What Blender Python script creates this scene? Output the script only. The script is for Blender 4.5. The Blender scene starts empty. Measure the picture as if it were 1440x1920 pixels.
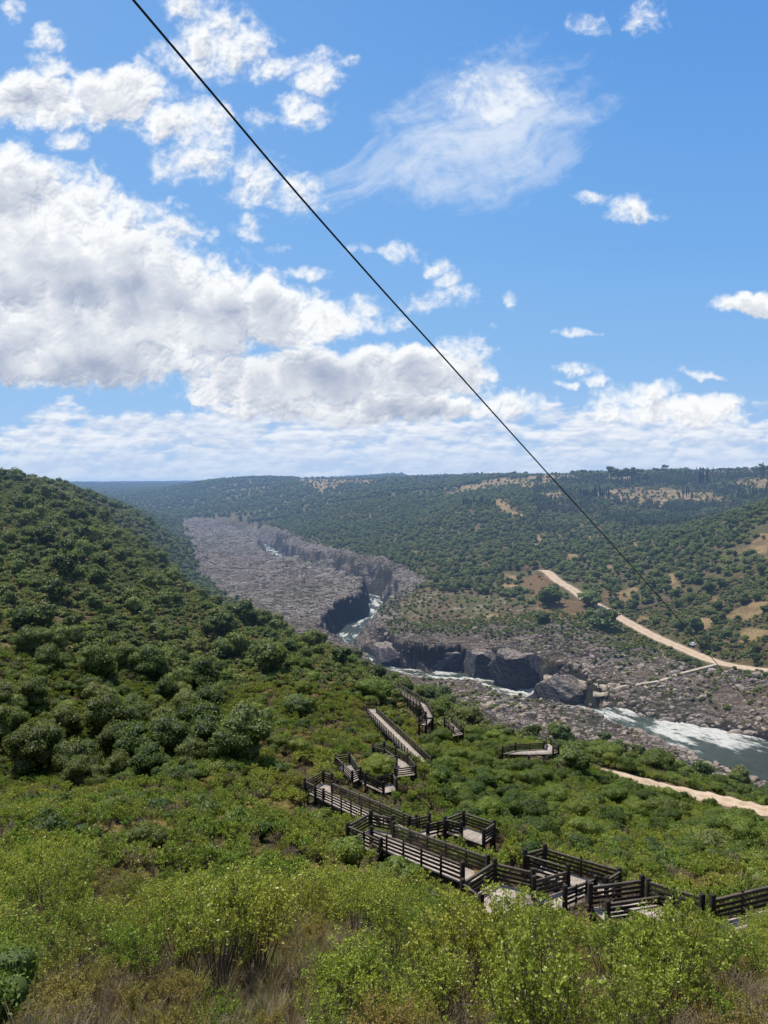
import bpy, bmesh, math, random
import numpy as np
from mathutils import Vector, Matrix
random.seed(7)
RNG = np.random.default_rng(11)
R = math.radians
scene = bpy.context.scene
COL = scene.collection
F = 1400.0
PITCH = math.atan(70.0 / F)
CP, SP = math.cos(PITCH), math.sin(PITCH)

# ---------------------------------------------------------------- survey helpers
def slope_at(py):
    """z per metre forward for a sight line at picture row py."""
    t = (960.0 - py) / F
    return (-SP + t * CP) / (CP + t * SP)
def P(px, py, d):
    t = (960.0 - py) / F
    k = d / (CP + t * SP)
    return np.array(((px - 720.0) / F * k, d, (-SP + t * CP) * k))
def PZ(px, py, z):
    t = (960.0 - py) / F
    k = z / (-SP + t * CP)
    return np.array(((px - 720.0) / F * k, (CP + t * SP) * k, z))
def proj(x, y, z):
    dd = y * CP - z * SP
    u = y * SP + z * CP
    return 720 + F * x / dd, 960 - F * u / dd

# ---------------------------------------------------------------- numpy noise
def _hash(ix, iy, seed):
    n = (ix.astype(np.int64) * 374761393 + iy.astype(np.int64) * 668265263 + seed * 982451653) & 0x7fffffff
    n = (n ^ (n >> 13)) * 1274126177 & 0x7fffffff
    return ((n ^ (n >> 16)) & 0xffff) / 65535.0
def perlin(x, y, seed=0):
    ix = np.floor(x); iy = np.floor(y)
    fx = x - ix; fy = y - iy
    u = fx * fx * fx * (fx * (fx * 6 - 15) + 10); v = fy * fy * fy * (fy * (fy * 6 - 15) + 10)
    def g(dx, dy):
        a = _hash(ix + dx, iy + dy, seed) * 2 * np.pi
        return np.cos(a) * (fx - dx) + np.sin(a) * (fy - dy)
    a = g(0, 0) * (1 - u) + g(1, 0) * u
    b = g(0, 1) * (1 - u) + g(1, 1) * u
    return (a * (1 - v) + b * v) * 1.5
def fbm(x, y, o=4, seed=0, gain=.5):
    s = 0; a = 1; f = 1; t = 0
    for i in range(o):
        s = s + a * perlin(x * f + 17.3 * i, y * f - 9.1 * i, seed + i); t += a; a *= gain; f *= 2.03
    return s / t
def ridged(x, y, o=4, seed=0, gain=.55):
    s = 0; a = 1; f = 1; t = 0
    for i in range(o):
        s = s + a * (1 - 2 * np.abs(perlin(x * f + 31.7 * i, y * f + 5.9 * i, seed + i))); t += a; a *= gain; f *= 2.1
    return s / t
def sst(a, b, x):
    t = np.clip((x - a) / (b - a), 0, 1)
    return t * t * (3 - 2 * t)
def inpoly(px, py, poly):
    r = np.zeros(px.shape, bool)
    n = len(poly)
    for i in range(n):
        x0, y0 = poly[i]; x1, y1 = poly[(i + 1) % n]
        if y0 == y1: continue
        c = ((y0 > py) != (y1 > py)) & (px < (x1 - x0) * (py - y0) / (y1 - y0) + x0)
        r ^= c
    return r

# ---------------------------------------------------------------- terrain
# survey: (picture column, picture row, metres forward)  -> heights of the valley
SV = [
 # path-side slope below the viewpoint
 (0,1920,9),(360,1960,9),(720,1960,9),(1080,1960,9),(1440,1960,9),
 (0,1800,14),(360,1810,14),(720,1810,15),(1080,1800,17),(1440,1800,18),
 (0,1690,23),(360,1700,24),(720,1710,26),
 (1150,1735,34),(1300,1720,35),(1440,1702,37),(930,1700,42),(1090,1682,47),
 (0,1600,36),(200,1600,40),(500,1600,45),(640,1600,48),(790,1625,50),(720,1580,55),(860,1590,62),
 (0,1530,52),(120,1508,62),(300,1490,72),(450,1495,72),(600,1490,78),(740,1550,66),(690,1480,88),
 (900,1570,70),(1000,1560,75),(1120,1600,66),(1250,1640,55),(1440,1610,62),
 (430,1430,88),(560,1420,98),(640,1400,108),(760,1470,96),(850,1500,92),(960,1500,95),(1100,1530,90),(1250,1560,85),(1440,1550,95),
 (500,1370,108),(600,1360,125),(690,1345,149),(800,1440,106),(860,1430,122),(1000,1440,122),(1100,1490,112),
 (620,1310,145),(730,1300,172),(800,1340,165),(850,1385,150),(960,1412,132),(1040,1412,134),(1150,1460,139),(1300,1506,131),(1440,1548,118),(1220,1482,134),
 (1200,1425,168),(1330,1465,160),(600,1240,185),(680,1265,195),(740,1285,200),
 (1440,1500,165),
 # ravine and the left hillside
 (-200,1560,60),(-200,1500,95),(-100,1400,112),(30,1480,95),(150,1470,98),(260,1450,98),(360,1420,100),
 (0,1400,115),(130,1400,118),(280,1380,120),(420,1350,128),
 (0,1300,134),(150,1300,138),(300,1290,150),(450,1290,160),
 (0,1190,168),(150,1190,176),(300,1190,200),(450,1210,215),(540,1200,220),
 (0,1060,225),(150,1060,235),(300,1090,262),(380,1110,275),(450,1155,260),
 (0,960,300),(120,975,310),(230,1010,330),(300,1050,380),
 (-200,905,340),(0,899,370),(60,911,400),(150,929,455),(240,961,540),(300,988,620),(340,1012,720),(0,912,500),(60,925,520),(150,944,600),(240,975,700),
 (-200,915,600),(-200,905,480),(0,905,700),(100,915,900),(200,935,1150),(-400,840,400),(-300,1100,200),
 # rock terrace in the valley floor
 (640,1076,640),(662,1092,590),(600,1061,700),(375,1075,660),(400,1100,590),(360,1040,800),(350,1005,1040),(400,985,1240),(500,1000,1080),(450,1010,1000),(470,1050,740),(560,1040,830),
 (560,1090,600),(600,1080,640),(640,1110,548),(680,1120,515),(620,1160,445),(520,1130,505),(480,1120,525),
 # shore boulders near side
 (760,1285,268),(850,1315,262),(950,1340,248),(1050,1370,238),(1150,1400,222),(1250,1430,205),(1350,1460,196),(1440,1478,192),
 (900,1300,292),(1000,1320,282),(1100,1350,258),
 # bank beyond the gorge
 (760,1200,392),(850,1200,388),(950,1205,382),(1050,1240,345),(1150,1270,315),(1250,1320,275),(1350,1370,252),(1440,1400,240),
 (1440,1300,275),(1350,1280,295),(1440,1250,300),(1300,1215,345),(1390,1242,318),(1200,1180,388),(1130,1130,445),(1060,1090,500),(1020,1072,545),(985,1085,525),
 (1000,1180,395),(1100,1200,372),(1000,1140,435),(900,1160,425),(850,1150,440),(760,1150,450),(800,1110,500),(750,1100,560),(900,1100,505),(950,1050,590),(850,1060,600),
 (1080,1130,440),
 # right hill and the plateau
 (1440,1190,328),(1440,1100,400),(1440,1020,470),(1440,960,540),(1560,900,560),(1560,1150,330),(1350,1150,385),(1350,1080,440),(1340,990,560),(1240,1130,430),(1240,1060,500),(1240,1005,610),
 (1150,1080,500),(1140,1030,600),(1060,1045,590),(1050,1010,720),
 (1340,975,800),(1200,985,780),(1120,980,820),(1440,940,820),
 (1440,905,980),(1300,945,980),(1200,948,960),(1100,950,930),(1000,960,880),(960,955,860),(920,935,930),
 (1440,893,1150),(1350,889,1250),(1200,915,1120),(1200,893,1400),(1100,915,1150),(1100,897,1500),(1040,893,1350),(1000,915,1150),(1000,897,1500),
 (900,915,1250),(900,898,1700),(850,1000,780),(850,950,1000),(750,1040,690),(750,1000,850),(750,950,1120),(750,912,1600),
 (690,1060,640),(650,1040,740),(600,1035,790),(600,1000,950),(620,950,1250),(600,912,1750),(530,990,1150),(530,950,1500),(530,912,1950),
 (450,985,1280),(450,960,1450),(450,920,1900),(350,975,1450),(350,940,1800),(300,920,2500),(200,918,3000),(400,903,2400),
 (850,902,2600),(600,900,2600),(720,897,2700),(460,899,2500),(1000,893,2600),(1200,890,2200),(1440,884,1900),
]
HZ = [ # world points hidden from the viewpoint: x, y, z
 (0,1,-2.0),(.6,1,-2.0),(-.6,1,-2.0),(0,2,-2.9),(-1.5,2,-2.9),(1.5,2,-2.9),(0,3,-3.7),(2,3,-3.8),(-2,3,-3.8),(0,5,-5.0),(-3,5,-5.0),(3,5,-5.0),
 (-20,260,-62),(-45,330,-84),(-60,290,-62),(-10,300,-84),(-100,400,-76),(-85,330,-58),(-130,480,-80),(-170,600,-80),(-140,430,-66),
 (-60,400,-85),(-30,360,-85),
 (-1500,1500,-45),(-1000,1500,-40),(-1200,3000,-55),(-600,4500,-60),(0,4500,-20),(1500,4500,0),(3000,4500,0),(-2500,4500,-60),
 (-4000,7500,-90),(-1500,7500,-80),(0,7500,-20),(4000,7500,0),(1500,2500,5),(-700,900,-30),(-500,600,-12),
]
pts = np.array([P(*s) for s in SV] + [np.array(h, float) for h in HZ])
WA = 1.6
def key(x, y):
    return np.stack([x / y * WA, np.log(y)], -1)
_k = key(pts[:, 0], pts[:, 1])
CQ = 0.10
def _phi(r2): return np.sqrt(r2 + CQ * CQ)
_d2 = ((_k[:, None] - _k[None]) ** 2).sum(-1)
_zr = pts[:, 2]
_A = _phi(_d2) - np.eye(len(pts)) * 0.004
_w = np.linalg.solve(_A, _zr - _zr.mean())
def base_height(x, y):
    sh = x.shape
    k = key(x.ravel(), y.ravel())
    out = np.full(len(k), _zr.mean())
    for i in range(0, len(k), 100000):
        q = k[i:i + 100000]
        d2 = (q[:, 0][:, None] - _k[:, 0][None]) ** 2 + (q[:, 1][:, None] - _k[:, 1][None]) ** 2
        out[i:i + 100000] += _phi(d2) @ _w
    return out.reshape(sh)

# river centre line, upstream to downstream: x, y, water z, half width, left slope (near side), right slope
RIV = np.array([
 (330,150,-88,22,.5,.35),(230,170,-88,22,.5,.35),(150,198,-88,21,.5,.35),(122,222,-88,16,.5,.4),(106,243,-88,9.5,.5,.45),(92,262,-88.5,6,.5,.7),(84,282,-89.5,4.5,.6,1.5),
 (80,300,-99,8,.6,2.6),(70,332,-100,9,.5,2.8),(50,356,-100,10.5,.34,3.2),(18,372,-100.5,8,.45,3.2),(-2,388,-101,7,1.2,2.6),(-22,420,-101,7,2,1.3),(-27,452,-101,7.5,3,1.3),(-20,490,-101,7.5,4,1.2),
 (-2,545,-101,7.5,4,1.2),(-8,600,-101,7,2.4,2.2),(-28,660,-102,7,2.4,2.4),(-56,730,-102,7,2.4,2.6),(-92,810,-102,8,2,2.6),(-130,905,-102,10,1.2,2.4),(-152,1000,-102,7,2,2.2),(-190,1120,-102,6,2,1),(-260,1300,-102,6,2,1)])
def riv_query(x, y):
    sh = x.shape; x = x.ravel(); y = y.ravel()
    best = np.full(len(x), 1e9); wz = np.zeros(len(x)); hw = np.zeros(len(x)); sl = np.ones(len(x)); al = np.zeros(len(x)); sd = np.zeros(len(x))
    acc = 0.0
    for i in range(len(RIV) - 1):
        ax, ay = RIV[i, :2]; bx, by = RIV[i + 1, :2]
        L = math.hypot(bx - ax, by - ay)
        ux, uy = (bx - ax) / L, (by - ay) / L
        s = np.clip(((x - ax) * ux + (y - ay) * uy), 0, L)
        dx = x - (ax + ux * s); dy = y - (ay + uy * s)
        d = np.hypot(dx, dy)
        t = s / L
        cr = ux * dy - uy * dx      # >0 left of flow
        m = d < best
        v = RIV[i] * (1 - t)[:, None] + RIV[i + 1] * t[:, None]
        best = np.where(m, d, best); wz = np.where(m, v[:, 2], wz); hw = np.where(m, v[:, 3], hw)
        sl = np.where(m, np.where(cr > 0, v[:, 4], v[:, 5]), sl); al = np.where(m, acc + s, al); sd = np.where(m, np.sign(cr), sd)
        acc += L
    return [q.reshape(sh) for q in (best, wz, hw, sl, al, sd)]

def poly_path(pl):
    return np.array([P(*q) for q in pl])
# roads: centre lines  (px, py, d) and half width
ROAD_UP = poly_path([(960,1092,560),(1000,1073,552),(1022,1070,535),(1046,1089,500),(1072,1104,476),(1100,1124,448),(1140,1145,425),(1180,1168,402),(1225,1192,376),(1280,1216,350),(1340,1240,325),(1400,1252,309),(1480,1262,296),(1600,1275,280)])
ROAD_LOW = poly_path([(1090,1440,152),(1125,1447,147),(1170,1457,144),(1215,1468,142),(1262,1480,140),(1310,1490,137),(1360,1500,134),(1440,1520,128),(1560,1545,120)])
def resample(pl, step):
    out = [pl[0]]
    # Catmull-Rom
    q = np.vstack([2 * pl[0] - pl[1], pl, 2 * pl[-1] - pl[-2]])
    res = []
    for i in range(1, len(q) - 2):
        n = max(2, int(np.linalg.norm(q[i + 1] - q[i]) / step))
        for k in range(n):
            t = k / n
            res.append(.5 * ((2 * q[i]) + (-q[i - 1] + q[i + 1]) * t + (2 * q[i - 1] - 5 * q[i] + 4 * q[i + 1] - q[i + 2]) * t * t + (-q[i - 1] + 3 * q[i] - 3 * q[i + 1] + q[i + 2]) * t ** 3))
    res.append(q[-2])
    return np.array(res)
ROAD_UP = resample(ROAD_UP, 4); ROAD_LOW = resample(ROAD_LOW, 3)
def path_query(x, y, pl):
    sh = x.shape; xf = x.ravel(); yf = y.ravel()
    best = np.full(len(xf), 1e9); zz = np.zeros(len(xf))
    m0 = (xf > pl[:, 0].min() - 40) & (xf < pl[:, 0].max() + 40) & (yf > pl[:, 1].min() - 40) & (yf < pl[:, 1].max() + 40)
    xs = xf[m0]; ys = yf[m0]; b = best[m0]; z = zz[m0]
    for i in range(len(pl) - 1):
        a = pl[i]; c = pl[i + 1]; L2 = (c[0] - a[0]) ** 2 + (c[1] - a[1]) ** 2 + 1e-9
        t = np.clip(((xs - a[0]) * (c[0] - a[0]) + (ys - a[1]) * (c[1] - a[1])) / L2, 0, 1)
        d = np.hypot(xs - a[0] - t * (c[0] - a[0]), ys - a[1] - t * (c[1] - a[1]))
        m = d < b
        b = np.where(m, d, b); z = np.where(m, a[2] + t * (c[2] - a[2]), z)
    best[m0] = b; zz[m0] = z
    return best.reshape(sh), zz.reshape(sh)

POLY_TERR = [(335,975),(400,975),(520,990),(560,1020),(600,1045),(660,1070),(740,1075),(790,1090),(770,1115),(735,1150),(700,1190),(720,1260),(700,1275),(600,1215),(480,1150),(420,1118),(378,1085),(368,1050),(355,1020)]
POLY_FAR = [(690,1180),(760,1170),(860,1178),(960,1172),(1040,1165),(1130,1185),(1230,1225),(1330,1262),(1450,1262),(1700,1300),(1700,1500),(1440,1440),(1300,1400),(1180,1360),(1100,1345),(1000,1310),(900,1280),(700,1262),(650,1230)]
POLY_NEAR = [(715,1262),(800,1262),(900,1272),(1000,1300),(1100,1335),(1240,1390),(1440,1470),(1700,1540),(1700,1580),(1440,1488),(1370,1470),(1290,1448),(1210,1428),(1150,1405),(1080,1388),(1000,1396),(930,1376),(860,1325),(800,1300),(750,1285)]
POLY_SAND = [(700,1120),(780,1105),(900,1115),(1000,1130),(1060,1150),(1160,1175),(1260,1225),(1240,1250),(1130,1215),(1040,1190),(960,1195),(850,1190),(730,1190)]
POLY_ORNG = [(978,1088),(1000,1068),(1030,1080),(1048,1100),(1020,1108),(1060,1122),(1110,1130),(1125,1155),(1080,1150),(1050,1165),(1010,1160),(1000,1135),(1020,1125),(985,1108)]
def soft_poly(px, py, poly, x, y, amp=10, sc=.05, seed=3):
    w = amp * fbm(x * sc, y * sc * .6, 3, seed)
    w2 = amp * fbm(x * sc, y * sc * .6, 3, seed + 9)
    return inpoly(px + w, py + w2 * .6, poly)

def terrain(x, y, detail=True):
    """height and masks of the ground"""
    z = base_height(x, y)
    r, wz, hw, sl, al, sd = riv_query(x, y)
    px, py = proj(x, y, z)
    nz = fbm(x * .02, y * .02, 3, 5)
    # broad bumps and gullies on the hills
    far = sst(150, 500, y)
    hill = sst(3, 12, y)
    z = z + hill * (.25 + far * 1.2) * fbm(x * .03, y * .03, 3, 21) + sst(700, 1500, y) * 5 * ridged(x * .004, y * .004, 3, 77) + sst(3000, 4200, y) * (16 * fbm(x * .0012, y * .0008, 3, 78) + 4)
    d_up, z_up = path_query(x, y, ROAD_UP); d_lo, z_lo = path_query(x, y, ROAD_LOW)
    dep = (y > 215) & (y < 1450)
    terr = soft_poly(px, py, POLY_TERR, x, y, 14) & (y > 330) & (y < 1400)
    farb = soft_poly(px, py, POLY_FAR, x, y, 16) & (y > 225) & (y < 460)
    near = soft_poly(px, py, POLY_NEAR, x, y, 12) & (y > 180) & (y < 345)
    gor = (r < hw + 22 + 10 * nz) & (y > 150) & (y < 1150)
    rock = (terr | farb | near | gor).astype(float)
    hidden = (y > 255) & (y < 460) & (x < 10) & (x > -120) & (z < -74)
    rock = np.maximum(rock, hidden)
    # rock relief: strata and blocks
    if detail:
        st = ridged(x * .030 + .35 * fbm(x * .05, y * .05, 2, 8), y * .10 + x * .012, 5, 31, .62)
        bl = ridged(x * .16, y * .16, 4, 47)
        cr = fbm(x * .5, y * .5, 3, 55)
        amp = 1.7 * sst(170, 400, y) + .5 + 1.2 * sst(430, 600, y)
        z = z + terr * (2.6 * fbm(x * .013, y * .009, 3, 35) + 1.5 * np.abs(fbm(x * .03, y * .018, 2, 36)) - .6)
        z = z + rock * (amp * (st - .2) * 1.35 + 1.0 * (bl - .2) + .35 * cr)
    # carve the gorge and the river bed
    e0 = np.clip(r - hw, -4, 12); xs_ = x + 3.2 * e0; ys_ = y + 1.5 * e0
    jag = 6.5 * fbm(x * .03, y * .03, 2, 91) + 3.4 * ridged(xs_ * .028, ys_ * .028, 2, 19) + 1.3 * fbm(xs_ * .09, ys_ * .09, 3, 29) if detail else 0
    steep = sst(.9, 2.5, sl)
    e = r - hw + (jag * (.35 + .65 * steep))
    sl = sl * (1 - .45 * steep * sst(-.2, .5, fbm(x * .03, y * .03, 2, 61)))
    prof = np.where(e < 0, -2.5 + np.maximum(e, -6) * .2, -2.5 + e * sl)
    if detail:
        # broken ledges on the walls
        pq = prof / 3.4 + .6 * fbm(x * .05, y * .05, 2, 67); fr = pq - np.floor(pq); ledge = (np.floor(pq) + sst(.35, .95, fr) - .6 * fbm(x * .05, y * .05, 2, 67)) * 3.4
        prof = np.where(e > 0, prof * (1 - .75 * steep) + ledge * .75 * steep + .5 * fbm(x * .3, y * .3, 2, 101), prof)
    z = np.minimum(z, wz + prof)
    # the surveyed rows are the tops of the scrub: the soil lies lower
    z = z - (1 - rock) * (.95 * sst(6, 12, y) * (1 - sst(90, 200, y)) + .5 * sst(90, 200, y) * (1 - sst(400, 700, y)))
    # roads: cut and fill
    for d, zr, w in ((d_up, z_up, 4.2), (d_lo, z_lo, 2.6)):
        m = 1 - sst(w, w + 3.5, d)
        z = z * (1 - m) + (zr - .02) * m
    z = board_cut(x, y, z)
    return z, dict(rock=rock, r=r, wz=wz, hw=hw, px=px, py=py, dup=d_up, dlo=d_lo, e=e, steep=steep)
GRID=1
# ---------------------------------------------------------------- node helpers
def new_mat(name):
    m = bpy.data.materials.new(name); m.use_nodes = True
    nt = m.node_tree; nt.nodes.clear()
    return m, nt
class NT:
    def __init__(s, nt): s.nt = nt
    def n(s, t, **kw):
        nd = s.nt.nodes.new(t)
        for k, v in kw.items():
            if k == 'inp':
                for kk, vv in v.items():
                    if hasattr(vv, 'is_output') or isinstance(vv, bpy.types.NodeSocket): s.nt.links.new(vv, nd.inputs[kk])
                    else: nd.inputs[kk].default_value = vv
            else: setattr(nd, k, v)
        return nd
    def math(s, op, a, b=None, c=None, clamp=False):
        nd = s.nt.nodes.new('ShaderNodeMath'); nd.operation = op; nd.use_clamp = clamp
        for i, v in enumerate((a, b, c)):
            if v is None: continue
            if isinstance(v, bpy.types.NodeSocket): s.nt.links.new(v, nd.inputs[i])
            else: nd.inputs[i].default_value = v
        return nd.outputs[0]
    def vmath(s, op, a, b=None, sc=None):
        nd = s.nt.nodes.new('ShaderNodeVectorMath'); nd.operation = op
        for i, v in enumerate((a, b)):
            if v is None: continue
            if isinstance(v, bpy.types.NodeSocket): s.nt.links.new(v, nd.inputs[i])
            else: nd.inputs[i].default_value = v
        if sc is not None: 
            if isinstance(sc, bpy.types.NodeSocket): s.nt.links.new(sc, nd.inputs[3])
            else: nd.inputs[3].default_value = sc
        return nd.outputs['Value'] if op in ('LENGTH', 'DOT_PRODUCT', 'DISTANCE') else nd.outputs[0]
    def mix(s, f, a, b, mode='MIX'):
        nd = s.nt.nodes.new('ShaderNodeMix'); nd.data_type = 'RGBA'; nd.blend_type = mode
        for i, v in ((0, f), (6, a), (7, b)):
            if isinstance(v, bpy.types.NodeSocket): s.nt.links.new(v, nd.inputs[i])
            else: nd.inputs[i].default_value = v if i == 0 else (*v, 1)
        return nd.outputs[2]
    def noise(s, vec, scale, detail=4, rough=.55, dist=0, dim='3D'):
        nd = s.nt.nodes.new('ShaderNodeTexNoise'); nd.noise_dimensions = dim
        nd.inputs['Scale'].default_value = scale; nd.inputs['Detail'].default_value = detail
        nd.inputs['Roughness'].default_value = rough; nd.inputs['Distortion'].default_value = dist
        if vec is not None: s.nt.links.new(vec, nd.inputs['Vector'])
        return nd.outputs['Fac']
    def ramp(s, f, lo, hi, a=0., b=1., smooth=True):
        nd = s.nt.nodes.new('ShaderNodeMapRange'); nd.interpolation_type = 'SMOOTHSTEP' if smooth else 'LINEAR'
        s.nt.links.new(f, nd.inputs[0])
        for i, v in zip((1, 2, 3, 4), (lo, hi, a, b)): nd.inputs[i].default_value = v
        return nd.outputs[0]
    def attr(s, name, typ='GEOMETRY', out='Fac'):
        nd = s.nt.nodes.new('ShaderNodeAttribute'); nd.attribute_name = name; nd.attribute_type = typ
        return nd.outputs[out]
    def link(s, a, b): s.nt.links.new(a, b)
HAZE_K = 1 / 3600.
HAZE_C = (.26, .43, .78)  # haze glow mixed into every surface
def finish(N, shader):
    """aerial haze painted into the surface as emission: the share grows with world distance from the hill"""
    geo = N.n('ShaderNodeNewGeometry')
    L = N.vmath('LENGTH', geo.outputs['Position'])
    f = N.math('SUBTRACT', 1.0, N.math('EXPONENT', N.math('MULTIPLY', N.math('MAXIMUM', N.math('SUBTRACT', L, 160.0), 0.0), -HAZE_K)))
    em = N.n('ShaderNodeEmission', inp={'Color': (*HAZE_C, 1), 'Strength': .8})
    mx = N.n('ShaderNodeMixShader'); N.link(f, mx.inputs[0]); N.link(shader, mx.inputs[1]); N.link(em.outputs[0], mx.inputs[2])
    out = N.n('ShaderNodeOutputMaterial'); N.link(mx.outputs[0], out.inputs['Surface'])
def principled(N, color, rough=.8, normal=None, spec=.3, **kw):
    b = N.n('ShaderNodeBsdfPrincipled')
    if isinstance(color, bpy.types.NodeSocket): N.link(color, b.inputs['Base Color'])
    else: b.inputs['Base Color'].default_value = (*color, 1)
    if isinstance(rough, bpy.types.NodeSocket): N.link(rough, b.inputs['Roughness'])
    else: b.inputs['Roughness'].default_value = rough
    b.inputs['Specular IOR Level'].default_value = spec
    if normal is not None: N.link(normal, b.inputs['Normal'])
    for k, v in kw.items(): b.inputs[k].default_value = v
    return b.outputs[0]
def bump(N, h, strength=.5, dist=.1):
    b = N.n('ShaderNodeBump'); b.inputs['Strength'].default_value = strength; b.inputs['Distance'].default_value = dist
    N.link(h, b.inputs['Height']); return b.outputs[0]
def mesh_np(name, V, Fq, mat=None, attrs=None, smooth=False, parent=None):
    me = bpy.data.meshes.new(name)
    V = np.asarray(V, np.float32); Fq = np.asarray(Fq, np.int32)
    me.vertices.add(len(V)); me.vertices.foreach_set('co', V.ravel())
    k = Fq.shape[1]
    me.loops.add(Fq.size); me.loops.foreach_set('vertex_index', Fq.ravel())
    me.polygons.add(len(Fq)); me.polygons.foreach_set('loop_start', np.arange(0, Fq.size, k, dtype=np.int32))
    me.update(calc_edges=True)
    if smooth: me.polygons.foreach_set('use_smooth', np.ones(len(Fq), bool))
    for kk, v in (attrs or {}).items():
        a = me.attributes.new(kk, 'FLOAT', 'POINT'); a.data.foreach_set('value', np.asarray(v, np.float32).ravel())
    if mat: me.materials.append(mat)
    return me
def link_obj(name, me, parent=None, loc=None):
    o = bpy.data.objects.new(name, me); COL.objects.link(o)
    if parent is not None: o.parent = parent
    if loc is not None: o.location = loc
    return o
def tag(o, label=None, cat=None, group=None, kind=None):
    if label: o['label'] = label
    if cat: o['category'] = cat
    if group: o['group'] = group
    if kind: o['kind'] = kind
    return o
def empty(name, loc, rz=0):
    o = bpy.data.objects.new(name, None); COL.objects.link(o); o.location = loc; o.rotation_euler = (0, 0, rz); o.empty_display_size = .3
    return o

# ---------------------------------------------------------------- camera, sun, sky
cam = bpy.data.cameras.new('camera'); cam.sensor_fit = 'VERTICAL'; cam.sensor_height = 36; cam.lens = 36 * F / 1920
cam.clip_start = .2; cam.clip_end = 30000
co = bpy.data.objects.new('camera', cam); COL.objects.link(co); co.location = (0, 0, 0)
co.rotation_euler = (math.pi / 2 - PITCH, 0, 0); scene.camera = co
SUN_EL, SUN_AZ = R(63), R(-36)      # azimuth from +Y, negative = left
sd = Vector((math.sin(SUN_AZ) * math.cos(SUN_EL), math.cos(SUN_AZ) * math.cos(SUN_EL), math.sin(SUN_EL)))
sl_ = bpy.data.lights.new('sun', 'SUN'); sl_.energy = 5.0; sl_.angle = R(.53); sl_.color = (1, .955, .88)
so = bpy.data.objects.new('sun', sl_); COL.objects.link(so); so.rotation_euler = (-sd).to_track_quat('-Z', 'Y').to_euler()
scene.view_settings.view_transform = 'Standard'; scene.view_settings.look = 'None'; scene.view_settings.exposure = 0
# ---------------------------------------------------------------- survey of the boardwalk
def zat(py, d): return slope_at(py) * d
def lvl(z, *c): return [PZ(a, b, z) for a, b in c]
def hz(a): return np.array([a[0], a[1], 0.])
def off(a, b, w):
    """edge a-b moved sideways by w (left of travel if positive)"""
    t = hz(b) - hz(a); t /= np.linalg.norm(t); n = np.array([-t[1], t[0], 0]) * w
    return a + n, b + n
SECT = []
def sect(name, label, deck, rails, step=False, brace=False):
    SECT.append(dict(name=name, label=label, deck=[np.array(p) for p in deck], rails=rails, step=step, brace=brace))
z1 = zat(1656, 43)
c = lvl(z1, (926,1656),(998,1674),(1000,1752),(905,1722),(870,1694))
sect('boardwalk_landing', 'wide wooden landing nearest the viewer, with a closed corner of dark railings', c, [(0, 1), (4, 0), (4, 3)])
L1 = c
a, b = P(912, 1643, 44.6), P(736, 1575, 54.5); c2, d2 = off(a, b, 1.7)
sect('boardwalk_ramp', 'long wooden ramp running left from the nearest landing', [a, b, d2, c2], [(0, 1), (3, 2)])
z2 = zat(1554, 56.5); c = lvl(z2, (694,1554),(735,1563),(768,1588),(716,1606),(654,1577))
sect('boardwalk_landing', 'wooden landing at the left end of the lower long ramp', c, [(0, 1), (4, 0), (4, 3)])
a, b = P(778, 1560, 61), P(621, 1489, 76.5); c2, d2 = off(a, b, 1.7)
sect('boardwalk_ramp', 'upper long wooden ramp with a four-board railing above it', [a, b, d2, c2], [(0, 1), (3, 2)])
z3 = zat(1469, 79); c = lvl(z3, (605,1468),(621,1474),(623,1488),(608,1502),(573,1485))
sect('boardwalk_landing', 'wooden landing farthest left on the boardwalk', c, [(0, 1), (4, 0), (4, 3)])
z4 = zat(1435, 88); c = lvl(z4, (630,1436),(656,1432),(674,1461),(662,1467))
sect('boardwalk_ramp', 'short wooden ramp just right of the leftmost landing', c, [(0, 1), (1, 2), (0, 3), (3, 2)])
a, b = P(674, 1462, 84), P(708, 1478, 85); c2, d2 = off(a, b, -1.5)
sect('boardwalk_stairs', 'short wooden steps below the round bright green bush', [a, b, d2, c2], [(0, 1), (3, 2)], True)
z6 = zat(1472, 86); c = lvl(z6, (708,1474),(736,1470),(742,1482),(712,1490))
sect('boardwalk_landing', 'small wooden landing half hidden in front of the round bright green bush', c, [(0, 1), (1, 2)])
z7 = zat(1457, 93); c = lvl(z7, (740,1458),(779,1453),(764,1433),(743,1436))
sect('boardwalk_landing', 'wooden landing raised on thick dark posts beside the round bright green bush', c, [(0, 1), (1, 2), (0, 3)], False, True)
c = lvl(z7 - .05, (722,1421),(741,1419),(764,1433),(745,1436))
sect('boardwalk_ramp', 'short wooden ramp leading back from the landing on thick posts', c, [(1, 2), (0, 3)])
z8 = z7 - .3; c = lvl(z8, (700,1415),(721,1410),(741,1419),(722,1422))
sect('boardwalk_landing', 'small wooden landing beside the near part of the long straight ramp', c, [(0, 1), (1, 2), (0, 3)])
a, b = P(784, 1438, 105), P(688, 1338, 150); c2, d2 = off(a, b, -1.9)
sect('boardwalk_ramp', 'long straight wooden ramp running away toward the gorge', [a, b, d2, c2], [(0, 1), (3, 2)])
zt = b[2]; c = [b, d2, d2 + np.array([0, 3, 0]), b + np.array([-.6, 3, 0])]
sect('boardwalk_landing', 'wooden landing with a small railing at the far end of the long straight ramp', c, [(3, 2), (0, 3)])
a, b = P(788, 1326, 160), P(734, 1291, 180); c2, d2 = off(a, b, -1.7)
sect('boardwalk_ramp', 'distant wooden ramp reaching toward the river rocks', [a, b, d2, c2], [(0, 1), (3, 2)])
a2_, b2_ = P(798, 1346, 153), P(788, 1326, 160); c3, d3 = off(a2_, b2_, -1.5)
sect('boardwalk_stairs', 'distant wooden steps coming down from the ramp near the river rocks', [a2_, b2_, d3, c3], [(0, 1), (3, 2)], True)
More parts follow.
